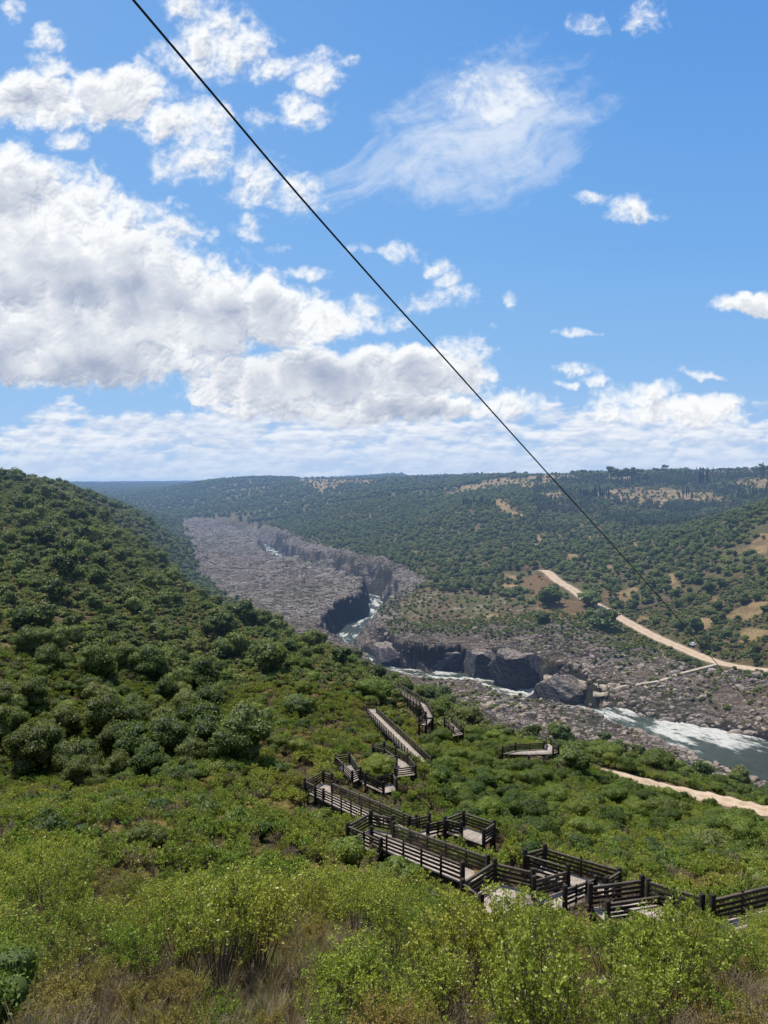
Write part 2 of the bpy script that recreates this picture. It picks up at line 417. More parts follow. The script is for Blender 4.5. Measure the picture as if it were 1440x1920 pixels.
c = lvl(zat(1352, 152), (786,1358),(800,1346),(812,1345),(800,1360))
sect('boardwalk_landing', 'distant small wooden landing at the foot of the steps', c, [(0, 3), (0, 1)])
a, b = P(851, 1374, 148), P(834, 1357, 152); c2, d2 = off(a, b, -1.5)
sect('boardwalk_stairs', 'distant steep wooden steps between green bushes near the river rocks', [a, b, d2, c2], [(0, 1), (3, 2)], True)
c = lvl(zat(1375, 148), (846,1381),(851,1373),(864,1370),(868,1377))
sect('boardwalk_landing', 'lowest distant wooden landing at the end of the boardwalk', c, [(0, 3), (3, 2)])
z5 = zat(1410, 130) + .3; c = lvl(z5, (943,1414),(967,1408),(1020,1405),(1022,1396),(1032,1396),(1046,1410),(1036,1414),(990,1415))
sect('viewing_platform', 'separate wooden viewing platform with dark railings by the dirt track', c, [(0, 1), (1, 2), (2, 3), (4, 5), (5, 6)], False, True)
zP = zat(1622, 49); c = lvl(zP, (1020,1624),(1160,1667),(1134,1684),(1066,1660),(986,1634))
sect('boardwalk_landing', 'long wooden landing right of the nearest landing, with tall corner posts', c, [(0, 1), (1, 2), (4, 0), (4, 3)])
a, b = P(1004, 1690, 41.2), P(1066, 1668, 46.5); c2, d2 = off(a, b, -1.6)
sect('boardwalk_stairs', 'wooden steps linking the two nearest landings', [a, b, d2, c2], [(0, 1), (3, 2)], True)
zq = zat(1535, 62.5); c = lvl(zq, (868,1550),(925,1570),(905,1584),(866,1570),(836,1562))
sect('boardwalk_landing', 'wooden landing with a pale front post in the middle of the slope', c, [(0, 1), (1, 2), (4, 0), (4, 3)])
a, b = P(800, 1572, 59), P(836, 1562, 62); c2, d2 = off(a, b, 1.5)
sect('boardwalk_stairs', 'wooden steps left of the landing with the pale front post', [a, b, d2, c2], [(0, 1), (3, 2)], True)
a, b = P(1108, 1704, 39.6), P(1205, 1690, 40.5); c2, d2 = off(a, b, -1.5)
sect('boardwalk_ramp', 'short wooden ramp half buried in bushes right of the long landing', [a, b, d2, c2], [(0, 1), (3, 2)])
a, b = P(1212, 1692, 40), P(1312, 1727, 35.5); c2, d2 = off(a, b, -1.5)
sect('boardwalk_ramp', 'wooden ramp with low railing half hidden by bushes near the right edge', [a, b, d2, c2], [(0, 1)])
a, b = P(1338, 1733, 35), P(1500, 1692, 37); c2, d2 = off(a, b, -1.5)
sect('boardwalk_ramp', 'wooden ramp with railing leaving the picture at the right edge', [a, b, d2, c2], [(0, 1)])
BOARD_LINES = []
for s in SECT:
    dk = s['deck']; n = len(dk); cen = sum(dk) / n
    far_i = max(range(n), key=lambda i: np.linalg.norm(dk[i][:2] - cen[:2])); q = dk[far_i]
    opp = max(range(n), key=lambda i: np.linalg.norm(dk[i][:2] - q[:2]))
    a, b = dk[far_i], dk[opp]
    if n == 4:  # strip: centre line along its long side
        e0 = np.linalg.norm(dk[1] - dk[0]); e1 = np.linalg.norm(dk[2] - dk[1])
        if e0 > e1: a, b, w = (dk[0] + dk[3]) / 2, (dk[1] + dk[2]) / 2, e1 / 2
        else: a, b, w = (dk[0] + dk[1]) / 2, (dk[2] + dk[3]) / 2, e0 / 2
    else: w = 1.4
    BOARD_LINES.append((a, b, w)); s['half'] = any(q in s['label'] for q in ('half buried', 'half hidden by', 'leaving the picture', 'running left from'))
def board_cut(x, y, z):
    for (a, b, w) in BOARD_LINES:
        m = (x > min(a[0], b[0]) - 6) & (x < max(a[0], b[0]) + 6) & (y > min(a[1], b[1]) - 6) & (y < max(a[1], b[1]) + 6)
        if not m.any(): continue
        L2 = (b[0] - a[0]) ** 2 + (b[1] - a[1]) ** 2 + 1e-9
        t = np.clip(((x[m] - a[0]) * (b[0] - a[0]) + (y[m] - a[1]) * (b[1] - a[1])) / L2, 0, 1)
        d = np.hypot(x[m] - a[0] - t * (b[0] - a[0]), y[m] - a[1] - t * (b[1] - a[1]))
        zd = a[2] + t * (b[2] - a[2]) - .30
        fill = zd - .85 - np.maximum(d - w - 1.8, 0) * .6
        z[m] = np.where(b[1] < 100, np.maximum(z[m], fill), z[m])
        z[m] = np.minimum(z[m], zd + np.maximum(d - w - .05, 0) * 2.2)
    return z
# ---------------------------------------------------------------- ground sheet
def grid_rows():
    ys = [1.0]
    while ys[-1] < 9000:
        y = ys[-1]
        if y < 8: f = .05
        elif y < 190: f = .02
        elif y < 285: f = .006
        elif y < 425: f = .0026
        elif y < 620: f = .0042
        elif y < 1150: f = .0055
        else: f = .014
        ys.append(y * (1 + f * GRID))
    return np.array(ys)
GY = grid_rows()
GA = np.concatenate([np.linspace(-1.3, -.62, 20, endpoint=False), np.linspace(-.62, .62, int(900 / GRID)), np.linspace(.62, 1.3, 21)[1:]])
A2, Y2 = np.meshgrid(GA, GY)
X2 = A2 * Y2
Z2, MK = terrain(X2, Y2)
nr, nc = X2.shape
def H(x, y):
    """bilinear look-up of the built ground"""
    x = np.asarray(x, float); y = np.asarray(y, float)
    i = np.clip(np.searchsorted(GY, y) - 1, 0, nr - 2); a = x / y
    j = np.clip(np.searchsorted(GA, a) - 1, 0, nc - 2)
    ty = (y - GY[i]) / (GY[i + 1] - GY[i]); ta = (a - GA[j]) / (GA[j + 1] - GA[j])
    return (Z2[i, j] * (1 - ta) + Z2[i, j + 1] * ta) * (1 - ty) + (Z2[i + 1, j] * (1 - ta) + Z2[i + 1, j + 1] * ta) * ty
def LUT(arr, x, y):
    i = np.clip(np.searchsorted(GY, y) - 1, 0, nr - 1); j = np.clip(np.searchsorted(GA, x / y) - 1, 0, nc - 1)
    return arr[i, j]
def clearpatch(px, py):
    """bare soil patches seen on the slopes"""
    return 0
PXg, PYg = proj(X2, Y2, Z2)
sand = (soft_poly(PXg, PYg, POLY_SAND, X2, Y2, 12, .08, 33) & (Y2 > 330) & (Y2 < 640)).astype(float) * (1 - .0)
orng = (soft_poly(PXg, PYg, POLY_ORNG, X2, Y2, 16, .09, 35) & (Y2 > 380) & (Y2 < 640)).astype(float)
FIELDS = [[(925,932),(940,935),(960,950),(990,968),(985,974),(955,968),(930,952)],
          [(1100,925),(1180,915),(1250,920),(1255,940),(1200,944),(1130,938)],
          [(1010,925),(1050,922),(1060,935),(1020,936)],[(1350,905),(1440,895),(1440,918),(1380,916)],[(960,888),(1060,880),(1090,900),(1000,900)],
          [(540,898),(720,893),(720,904),(640,912),(600,925),(560,905)],[(1250,870),(1440,870),(1440,890),(1300,892)],[(880,884),(960,880),(950,892),(890,893)],[(1130,893),(1180,890),(1180,900),(1140,902)],[(1000,1000),(1020,1000),(1015,1020),(1000,1015)],[(1090,1010),(1110,1005),(1115,1022),(1095,1025)],[(1080,1040),(1096,1038),(1098,1052)],[(770,1035),(790,1030),(785,1050)],[(880,1000),(900,990),(905,1000)],[(1170,1020),(1200,1015),(1195,1030)],[(1250,1080),(1262,1070),(1275,1100),(1258,1110)],[(0,1205),(20,1210),(15,1240),(0,1240)],
          [(1420,1000),(1440,1000),(1440,1050),(1425,1040)],[(1330,1105),(1345,1110),(1350,1140),(1335,1130)],[(1385,1180),(1440,1180),(1440,1200),(1390,1205)]]
fld = np.zeros_like(Z2)
for k, fp in enumerate(FIELDS):
    fld = np.maximum(fld, soft_poly(PXg, PYg, fp, X2, Y2, 9, .06, 60 + k).astype(float))
pl_ = fbm(X2 * .0075, Y2 * .0045, 4, 88)
fld = np.maximum(fld, sst(.17, .21, pl_) * (Y2 > 900) * (Y2 < 2600) * sst(760, 900, PXg) * (PYg < 960))
fld = np.maximum(fld, sst(.30, .34, fbm(X2 * .03, Y2 * .02, 3, 89)) * (Y2 > 300) * (Y2 < 760) * (PXg > 900) * (MK['rock'] < .5))
fld = np.maximum(fld, sst(.22, .28, fbm(X2 * .006, Y2 * .003, 3, 90)) * (Y2 > 1500) * (Y2 < 3200) * (PXg < 900) * (PYg < 925))
road = 1 - sst(3.3, 5.5, np.minimum(MK['dup'], MK['dlo'] + 1.2) + 1.2 * fbm(X2 * .3, Y2 * .3, 2, 3))
idx = (np.arange(nr - 1)[:, None] * nc + np.arange(nc - 1)[None]).ravel()
Fq = np.stack([idx, idx + 1, idx + nc + 1, idx + nc], 1)

m_ground, nt = new_mat('ground'); N = NT(nt)
geo = N.n('ShaderNodeNewGeometry'); pos = geo.outputs['Position']
rock = N.attr('rock'); sandA = N.attr('sand'); orngA = N.attr('orange'); fldA = N.attr('field'); roadA = N.attr('roadside')
n1 = N.noise(pos, .35, 5, .65); n2 = N.noise(pos, .045, 4, .6); n3 = N.noise(pos, 2.2, 4, .6)
# soil and litter under the scrub
soil = N.mix(N.ramp(n1, .35, .65), (.10, .075, .04), (.30, .21, .11))
grass = N.mix(N.ramp(n3, .35, .65), (.08, .10, .03), (.24, .20, .07))
soil = N.mix(N.ramp(n2, .42, .58), soil, grass)
soil = N.mix(fldA, soil, N.mix(N.ramp(N.noise(pos, .06, 5, .65), .35, .65), (.24, .17, .07), (.52, .36, .17)))
soil = N.mix(orngA, soil, N.mix(N.ramp(n1, .3, .7), (.30, .15, .075), (.24, .19, .08)))
soil = N.mix(N.math('MULTIPLY', sandA, N.math('MULTIPLY', N.ramp(n1, .42, .6), N.ramp(N.noise(pos, .07, 4, .6), .48, .6))), soil, N.mix(n3, (.36, .29, .2), (.5, .43, .33)))
soil = N.mix(roadA, soil, N.mix(n3, (.33, .24, .16), (.46, .36, .25)))
# rock: streaked schist, shade painted in by slope: pale tops, dark walls
mp = N.n('ShaderNodeMapping'); mp.inputs['Scale'].default_value = (.05, .35, 1.2); N.link(N.vmath('ADD', pos, N.vmath('SCALE', N.n('ShaderNodeTexNoise', inp={'Vector': pos, 'Scale': .03, 'Detail': 3.0}).outputs['Color'], None, 22.0)), mp.inputs[0]); mp.inputs['Rotation'].default_value = (0, 0, .15)
s1 = N.noise(mp.outputs[0], 1.0, 7, .68, .6); s2 = N.noise(pos, .9, 6, .7); s3 = N.noise(pos, .02, 3, .5)
rc = N.mix(N.ramp(s1, .40, .59), (.07, .054, .044), (.76, .63, .50))
vm = N.n('ShaderNodeMapping'); vm.inputs['Scale'].default_value = (.10, .42, .6); vm.inputs['Rotation'].default_value = (0, 0, .2); N.link(N.vmath('ADD', pos, N.vmath('SCALE', N.n('ShaderNodeTexNoise', inp={'Vector': pos, 'Scale': .12, 'Detail': 4.0}).outputs['Color'], None, 9.0)), vm.inputs[0])
vr = N.n('ShaderNodeTexVoronoi'); vr.feature = 'DISTANCE_TO_EDGE'; N.link(vm.outputs[0], vr.inputs['Vector']); crk = N.ramp(vr.outputs['Distance'], .0, .10)
rc = N.mix(crk, (.03, .028, .032), rc)
rc = N.mix(N.ramp(s2, .35, .7), N.mix(.35, rc, (.08, .07, .08)), rc)
rc = N.mix(N.math('MULTIPLY', N.ramp(s3, .45, .65), .55), rc, (.36, .26, .18))
rc = N.mix(N.math('MULTIPLY', N.attr('grey'), N.ramp(N.noise(pos, .025, 4, .6), .35, .55, .25, .9)), rc, N.mix(N.ramp(s1, .40, .60), (.055, .046, .040), (.68, .59, .49)))
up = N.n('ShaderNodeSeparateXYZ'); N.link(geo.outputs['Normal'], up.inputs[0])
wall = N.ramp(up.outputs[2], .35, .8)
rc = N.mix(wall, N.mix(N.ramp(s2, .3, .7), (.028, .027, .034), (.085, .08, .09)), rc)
rc = N.mix(N.math('MULTIPLY', N.attr('moss'), N.ramp(n1, .42, .6)), rc, (.10, .095, .04))
wet = N.attr('wet')
rc = N.mix(wet, rc, (.035, .033, .034))
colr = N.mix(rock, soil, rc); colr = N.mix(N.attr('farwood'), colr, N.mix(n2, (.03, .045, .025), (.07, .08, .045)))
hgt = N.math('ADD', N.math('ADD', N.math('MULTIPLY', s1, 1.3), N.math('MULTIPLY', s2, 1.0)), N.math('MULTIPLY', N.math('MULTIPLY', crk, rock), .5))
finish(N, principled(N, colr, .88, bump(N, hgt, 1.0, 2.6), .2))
moss = sst(.0, .35, fbm(X2 * .02, Y2 * .02, 3, 44) + .25 * (Y2 < 330) * (X2 > 60)) * MK['rock']
wet = (1 - sst(.3, 1.6, Z2 - MK['wz'])) * (MK['r'] < MK['hw'] + 14) * MK['rock']
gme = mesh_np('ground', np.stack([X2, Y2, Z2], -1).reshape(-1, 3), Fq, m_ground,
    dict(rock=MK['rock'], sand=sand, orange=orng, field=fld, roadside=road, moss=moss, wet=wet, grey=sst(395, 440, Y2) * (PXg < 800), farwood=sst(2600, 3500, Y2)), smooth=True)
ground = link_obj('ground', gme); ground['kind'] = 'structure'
print('ground verts', nr * nc)
# ---------------------------------------------------------------- river
def resample_flat(pl, step):
    q = np.vstack([2 * pl[0] - pl[1], pl, 2 * pl[-1] - pl[-2]]); res = []
    for i in range(1, len(q) - 2):
        n = max(2, int(np.linalg.norm(q[i + 1, :2] - q[i, :2]) / step))
        for k in range(n):
            t = k / n
            v = .5 * ((2 * q[i]) + (-q[i - 1] + q[i + 1]) * t + (2 * q[i - 1] - 5 * q[i] + 4 * q[i + 1] - q[i + 2]) * t * t + (-q[i - 1] + 3 * q[i] - 3 * q[i + 1] + q[i + 2]) * t ** 3)
            v[2] = q[i, 2] * (1 - t) + q[i + 1, 2] * t
            res.append(v)
    return np.array(res)
rv = resample_flat(RIV, 1.0)
tn = np.gradient(rv[:, :2], axis=0)
for _ in range(6): tn[1:-1] = (tn[:-2] + tn[1:-1] * 2 + tn[2:]) / 4
tn /= np.linalg.norm(tn, axis=1)[:, None]; nrm = np.stack([-tn[:, 1], tn[:, 0]], 1)
arc = np.concatenate([[0], np.cumsum(np.linalg.norm(np.diff(rv[:, :2], axis=0), axis=1))])
CR = 41; cs = np.linspace(-1, 1, CR)
wid = rv[:, 3] + 5
RX = rv[:, 0][:, None] + nrm[:, 0][:, None] * cs[None] * wid[:, None]
RY = rv[:, 1][:, None] + nrm[:, 1][:, None] * cs[None] * wid[:, None]
AR = np.repeat(arc[:, None], CR, 1); CS = cs[None] * wid[:, None]
# how broken the water is along its course
def fo(i): # arc at polyline vertex i
    return arc[np.argmin(np.hypot(rv[:, 0] - RIV[i, 0], rv[:, 1] - RIV[i, 1]))]
xp = [0, fo(1), fo(2), fo(3), fo(4), fo(5), fo(6), fo(7), fo(8), fo(9), fo(10), fo(11), fo(12), fo(14), fo(15), fo(16), fo(17), fo(19), fo(20), fo(21), fo(23)]
fp = [.0, .0, .03, .16, .82, .85, .85, 1.0, .85, .82, .72, .85, .7, .6, .72, .7, .6, .6, .85, .7, .4]
rough_w = np.interp(AR, xp, fp)
ff = .42 + .85 * fbm(AR * .06, CS * .22, 4, 7) + .22 * ridged(AR * .12, CS * .5, 3, 9)
side = np.where((AR < fo(5)), -(CS) / (wid[:, None]) * .35 + .05, 0)   # white tongue hugs the far bank
foam = np.clip((ff + side - (1.15 - rough_w * 1.05)) * 2.6, 0, 1)
RZ = np.repeat(rv[:, 2][:, None], CR, 1) + (.08 + .9 * rough_w ** 2) * (fbm(AR * .25, CS * .35, 3, 3)) + foam * .25
n0 = len(rv); idx = (np.arange(n0 - 1)[:, None] * CR + np.arange(CR - 1)[None]).ravel()
Fr = np.stack([idx, idx + CR, idx + CR + 1, idx + 1], 1)
m_water, nt = new_mat('river_water'); N = NT(nt)
geo = N.n('ShaderNodeNewGeometry'); pos = geo.outputs['Position']
fa = N.attr('foam'); flow = N.n('ShaderNodeCombineXYZ'); N.link(N.math('MULTIPLY', N.attr('along'), .16), flow.inputs[0]); N.link(N.math('MULTIPLY', N.attr('across'), .55), flow.inputs[1]); fn = N.noise(flow.outputs[0], 2.2, 8, .68, .8); fn2 = N.noise(pos, .25, 4, .6, 1.5)
fo_ = N.math('ADD', fa, N.math('MULTIPLY', N.math('SUBTRACT', fn, .5), 2.6)); fo_ = N.ramp(fo_, .25, 1.15)
wc = N.mix(N.ramp(fn2, .35, .65), (.014, .022, .017), (.035, .048, .036))
wc = N.mix(N.attr('deep'), wc, (.06, .075, .05))
col = N.mix(fo_, wc, (.62, .61, .55))
rg = N.math('ADD', N.math('MULTIPLY', fo_, .6), .12)
h = N.math('ADD', N.noise(pos, 1.4, 5, .65), N.math('MULTIPLY', fn, .8))
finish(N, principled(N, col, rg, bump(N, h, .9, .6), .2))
rme = mesh_np('river', np.stack([RX, RY, RZ], -1).reshape(-1, 3), Fr, m_water, dict(foam=foam, deep=rough_w, along=AR, across=CS), smooth=True)
river = link_obj('river', rme); river['kind'] = 'structure'

# ---------------------------------------------------------------- roads and tracks as sheets on the ground
m_dirt, nt = new_mat('dirt_road'); N = NT(nt)
geo = N.n('ShaderNodeNewGeometry'); pos = geo.outputs['Position']
a1 = N.noise(pos, .5, 5, .65); a2 = N.noise(pos, 3.5, 3, .6); tr = N.attr('track')
c = N.mix(N.ramp(a1, .3, .7), (.38, .27, .17), (.55, .43, .31)); c = N.mix(N.ramp(a2, .55, .75), c, (.24, .17, .1))
c = N.mix(N.math('MULTIPLY', tr, .5), c, (.60, .49, .36))
finish(N, principled(N, c, .95, bump(N, a2, .5, .1), .1))
m_path, nt = new_mat('concrete_path'); N = NT(nt)
geo = N.n('ShaderNodeNewGeometry'); pos = geo.outputs['Position']
a1 = N.noise(pos, .7, 5, .65)
c = N.mix(N.ramp(a1, .3, .7), (.36, .30, .22), (.52, .45, .35))
finish(N, principled(N, c, .9, None, .1))
def ribbon(name, pl, hw, lift, mat, nz=.5, n=11):
    t = np.gradient(pl[:, :2], axis=0); t /= np.linalg.norm(t, axis=1)[:, None]
    nm = np.stack([-t[:, 1], t[:, 0]], 1); s = np.linspace(-1, 1, n)
    w = hw * (1 + .12 * nz * np.sin(np.arange(len(pl)) * .7) + 0)
    w = np.repeat(w[:, None], n, 1); w[:, :3] *= (1 + .18 * nz * fbm(pl[:, 0] * .2, pl[:, 1] * .2, 2, 4))[:, None]
    X = pl[:, 0][:, None] + nm[:, 0][:, None] * s * w; Y = pl[:, 1][:, None] + nm[:, 1][:, None] * s * w
    Z = np.maximum(H(X, Y), np.repeat(pl[:, 2][:, None], n, 1) - .3) + lift
    Z -= (np.abs(s) > .99)[None] * (lift + .12)
    k = len(pl); idx = (np.arange(k - 1)[:, None] * n + np.arange(n - 1)[None]).ravel()
    tr_ = np.exp(-((np.abs(s) - .45) / .15) ** 2)[None] * np.ones((k, 1))
    me = mesh_np(name, np.stack([X, Y, Z], -1).reshape(-1, 3), np.stack([idx + 1, idx + n + 1, idx + n, idx], 1), mat, dict(track=tr_), smooth=True)
    o = link_obj(name, me); o['kind'] = 'structure'; return o
upw = ribbon('dirt_road', resample(ROAD_UP, 1.0), 4.0, .10, m_dirt)
low = ribbon('dirt_track', resample(ROAD_LOW, 1.0), 2.7, .08, m_dirt)
# ---------------------------------------------------------------- plant materials
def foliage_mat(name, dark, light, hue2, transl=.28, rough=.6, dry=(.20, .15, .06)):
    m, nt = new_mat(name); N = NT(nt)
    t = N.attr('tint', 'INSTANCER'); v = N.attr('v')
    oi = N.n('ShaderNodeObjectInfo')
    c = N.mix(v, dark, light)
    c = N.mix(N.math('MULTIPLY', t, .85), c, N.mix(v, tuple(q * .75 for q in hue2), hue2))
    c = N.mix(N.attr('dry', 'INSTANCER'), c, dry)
    hs = N.n('ShaderNodeHueSaturation'); N.link(c, hs.inputs['Color'])
    N.link(N.math('ADD', .88, N.math('MULTIPLY', oi.outputs['Random'], .3)), hs.inputs['Value'])
    N.link(N.math('ADD', .485, N.math('MULTIPLY', oi.outputs['Random'], .02)), hs.inputs['Hue'])
    d = N.n('ShaderNodeBsdfPrincipled'); N.link(hs.outputs[0], d.inputs['Base Color']); d.inputs['Roughness'].default_value = rough; d.inputs['Specular IOR Level'].default_value = .25
    tl = N.n('ShaderNodeBsdfTranslucent'); N.link(N.mix(.5, hs.outputs[0], (.28, .36, .04)), tl.inputs[0])
    mx = N.n('ShaderNodeMixShader'); mx.inputs[0].default_value = transl; N.link(d.outputs[0], mx.inputs[1]); N.link(tl.outputs[0], mx.inputs[2])
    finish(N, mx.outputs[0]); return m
def wood_mat(name, a, b, sc=6):
    m, nt = new_mat(name); N = NT(nt)
    tc = N.n('ShaderNodeTexCoord'); nn = N.noise(tc.outputs['Object'], sc, 4, .6)
    finish(N, principled(N, N.mix(N.ramp(nn, .3, .7), a, b), .9, bump(N, nn, .4, .02), .1)); return m
M_CIST = foliage_mat('cistus_leaf', (.024, .040, .010), (.31, .46, .055), (.50, .51, .08), .30, .38)
M_OAK = foliage_mat('oak_leaf', (.018, .033, .013), (.20, .28, .07), (.31, .34, .10), .25)
M_LENT = foliage_mat('lentisk_leaf', (.022, .045, .010), (.17, .25, .045), (.29, .36, .06), .30)
M_PHAG = foliage_mat('yellow_shrub_leaf', (.13, .12, .025), (.42, .36, .08), (.46, .33, .10), .28)
M_DRY = foliage_mat('dry_twig', (.19, .15, .10), (.50, .42, .29), (.46, .33, .16), .15)
M_EUC = foliage_mat('eucalyptus_leaf', (.03, .048, .026), (.11, .14, .075), (.14, .16, .08), .2)
M_CYP = foliage_mat('cypress_leaf', (.010, .016, .008), (.030, .042, .018), (.035, .045, .02), .05)
M_TWIG = wood_mat('grey_twig', (.06, .045, .035), (.22, .18, .15))
M_BARK = wood_mat('bark', (.05, .04, .03), (.14, .11, .085))

# ---------------------------------------------------------------- plant shapes
def unit(v): return v / (np.linalg.norm(v, axis=-1, keepdims=True) + 1e-9)
def leaves(pts, nrm, L, Wd, rng, up=0.0, jitter=.8):
    """one kinked diamond per point, lying roughly across nrm"""
    n = len(pts)
    nn = unit(nrm + rng.normal(0, jitter, (n, 3)))
    t = unit(np.cross(nn, rng.normal(0, 1, (n, 3))) + np.array([0, 0, up]))
    b = unit(np.cross(nn, t))
    L = np.asarray(L) * rng.uniform(.7, 1.3, n); L = L[:, None]; Wd = L * Wd
    A = pts; B = pts + t * L * .5 + b * Wd * .5 + nn * L * .06; C = pts + t * L; D = pts + t * L * .5 - b * Wd * .5 + nn * L * .06
    V = np.stack([A, B, C, D], 1).reshape(-1, 3)
    Fc = np.arange(n * 4).reshape(n, 4)
    return V, Fc
def tube(path, r0, r1, sides=4):
    path = np.asarray(path, float); k = len(path); V = []; Fc = []
    for i, p in enumerate(path):
        t = path[min(i + 1, k - 1)] - path[max(i - 1, 0)]; t = t / (np.linalg.norm(t) + 1e-9)
        a = np.cross(t, (0.3, .9, .1)); a /= np.linalg.norm(a) + 1e-9; b = np.cross(t, a)
        r = r0 + (r1 - r0) * i / (k - 1)
        for s in range(sides):
            an = 2 * math.pi * s / sides
            V.append(p + r * (math.cos(an) * a + math.sin(an) * b))
    for i in range(k - 1):
        for s in range(sides):
            q = i * sides; s2 = (s + 1) % sides
            Fc.append((q + s, q + s2, q + sides + s2, q + sides + s))
    return np.array(V), np.array(Fc)
class Acc:
    def __init__(s): s.V = []; s.F = []; s.A = []; s.n = 0
    def add(s, V, Fc, a=.5):
        if len(V) == 0: return
        s.V.append(V); s.F.append(np.asarray(Fc) + s.n); s.n += len(V)
        s.A.append(np.full(len(V), a) if np.isscalar(a) else np.asarray(a))
    def mesh(s, name, mat, smooth=False):
        return mesh_np(name, np.concatenate(s.V), np.concatenate(s.F), mat, dict(v=np.concatenate(s.A)), smooth)
def ico(sub):
    bm = bmesh.new(); bmesh.ops.create_icosphere(bm, subdivisions=sub, radius=1)
    V = np.array([v.co[:] for v in bm.verts]); Fc = np.array([[v.index for v in f.verts] + [f.verts[0].index] for f in bm.faces]); bm.free()
    return V, Fc
def tri_quads(V, Fc):   # icosphere triangles as degenerate-free quads: split off as tris later
    return V, Fc
def quad_sphere(n=5):
    """cube sphere, all quads"""
    V = []; Fc = []; ind = {}
    def vid(p):
        k = tuple(round(c, 5) for c in p)
        if k not in ind: ind[k] = len(V); V.append(p)
        return ind[k]
    for ax in range(3):
        for s in (-1, 1):
            for i in range(n):
                for j in range(n):
                    q = []
                    for a, b in ((i, j), (i + 1, j), (i + 1, j + 1), (i, j + 1)):
                        u = -1 + 2 * a / n; w = -1 + 2 * b / n
                        p = [0, 0, 0]; p[ax] = s; p[(ax + 1) % 3] = u; p[(ax + 2) % 3] = w
                        q.append(vid(tuple(p)))
                    Fc.append(q if s > 0 else q[::-1])
    V = unit(np.array(V, float)); return V, np.array(Fc)
QS3 = quad_sphere(3); QS5 = quad_sphere(5)
def crown(name, mat, rng, blobs, nleaf, L, Wd=.6, core=.82, up=.1, low_dark=True, qs=None):
    """leafy crown over overlapping lumps; blobs: (x,y,z,rx,rz)"""
    acc = Acc(); qs = qs or QS3
    B = np.array(blobs); wgt = (B[:, 3] ** 2); wgt /= wgt.sum()
    zmin = (B[:, 2] - B[:, 4]).min(); zmax = (B[:, 2] + B[:, 4]).max()
    for b in B:
        V = qs[0] * (1 + .18 * rng.normal(0, 1, (len(qs[0]), 1)))
        acc.add(V * np.array([b[3], b[3], b[4]]) * core + b[:3], qs[1], .0)  # core at the dark end: painted shade inside the crown
    k = rng.choice(len(B), nleaf, p=wgt)
    d = unit(rng.normal(0, 1, (nleaf, 3))); d[:, 2] = np.where(rng.random(nleaf) < .6, np.abs(d[:, 2]), d[:, 2])
    r = rng.uniform(.8, 1.1, nleaf)
    rr = np.stack([B[k, 3], B[k, 3], B[k, 4]], 1)
    p = B[k, :3] + d * rr * r[:, None]
    lump = .5 + .5 * np.sin(p[:, 0] * 5 / B[0, 3] + k) * np.cos(p[:, 1] * 5 / B[0, 3] + p[:, 2] * 4)
    V, Fc = leaves(p, d, L, Wd, rng, up, .6)
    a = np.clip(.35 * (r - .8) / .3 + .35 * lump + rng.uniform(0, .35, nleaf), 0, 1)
    if low_dark: a *= .5 + .5 * np.clip((p[:, 2] - zmin) / (zmax - zmin + 1e-6) * 1.6, 0, 1)  # shade painted into the lower leaves
    acc.add(V, Fc, np.repeat(a, 4))
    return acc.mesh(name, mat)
def blobs_round(rng, n, R0, H0, zb, br=.5):
    out = [(0, 0, zb + H0 * .5, R0 * .68, H0 * .46)]
    for i in range(n):
        an = 2 * math.pi * (i + rng.uniform(-.35, .35)) / n; rad = R0 * rng.uniform(.42, .66); q = R0 * rng.uniform(br * .7, br)
        out.append((rad * math.cos(an), rad * math.sin(an), zb + H0 * rng.uniform(.3, .72), q, q * rng.uniform(.65, .9)))
    return out
def trunk_mesh(rng, h, r, limbs=4, spread=.6, top=1.4, mat=None):
    acc = Acc(); lean = rng.normal(0, .06, 2)
    ps = [np.array([lean[0] * t * h, lean[1] * t * h, t * h - .25]) for t in (0, .35, .7, 1)]
    acc.add(*tube(ps, r * 1.25, r * .8, 7))
    for i in range(limbs):
        an = 2 * math.pi * i / limbs + rng.uniform(-.4, .4); a0 = ps[-1] - np.array([0, 0, rng.uniform(0, .2) * h])
        d = np.array([math.cos(an) * spread, math.sin(an) * spread, top * rng.uniform(.8, 1.1)])
        acc.add(*tube([a0, a0 + d * .45 + rng.normal(0, .08, 3), a0 + d], r * .62, r * .2, 5))
    return acc.mesh('trunk', mat or M_BARK, True)
LIB = {}
def reg(kind, *meshes): LIB.setdefault(kind, []).append(meshes)   # (foliage, wood)
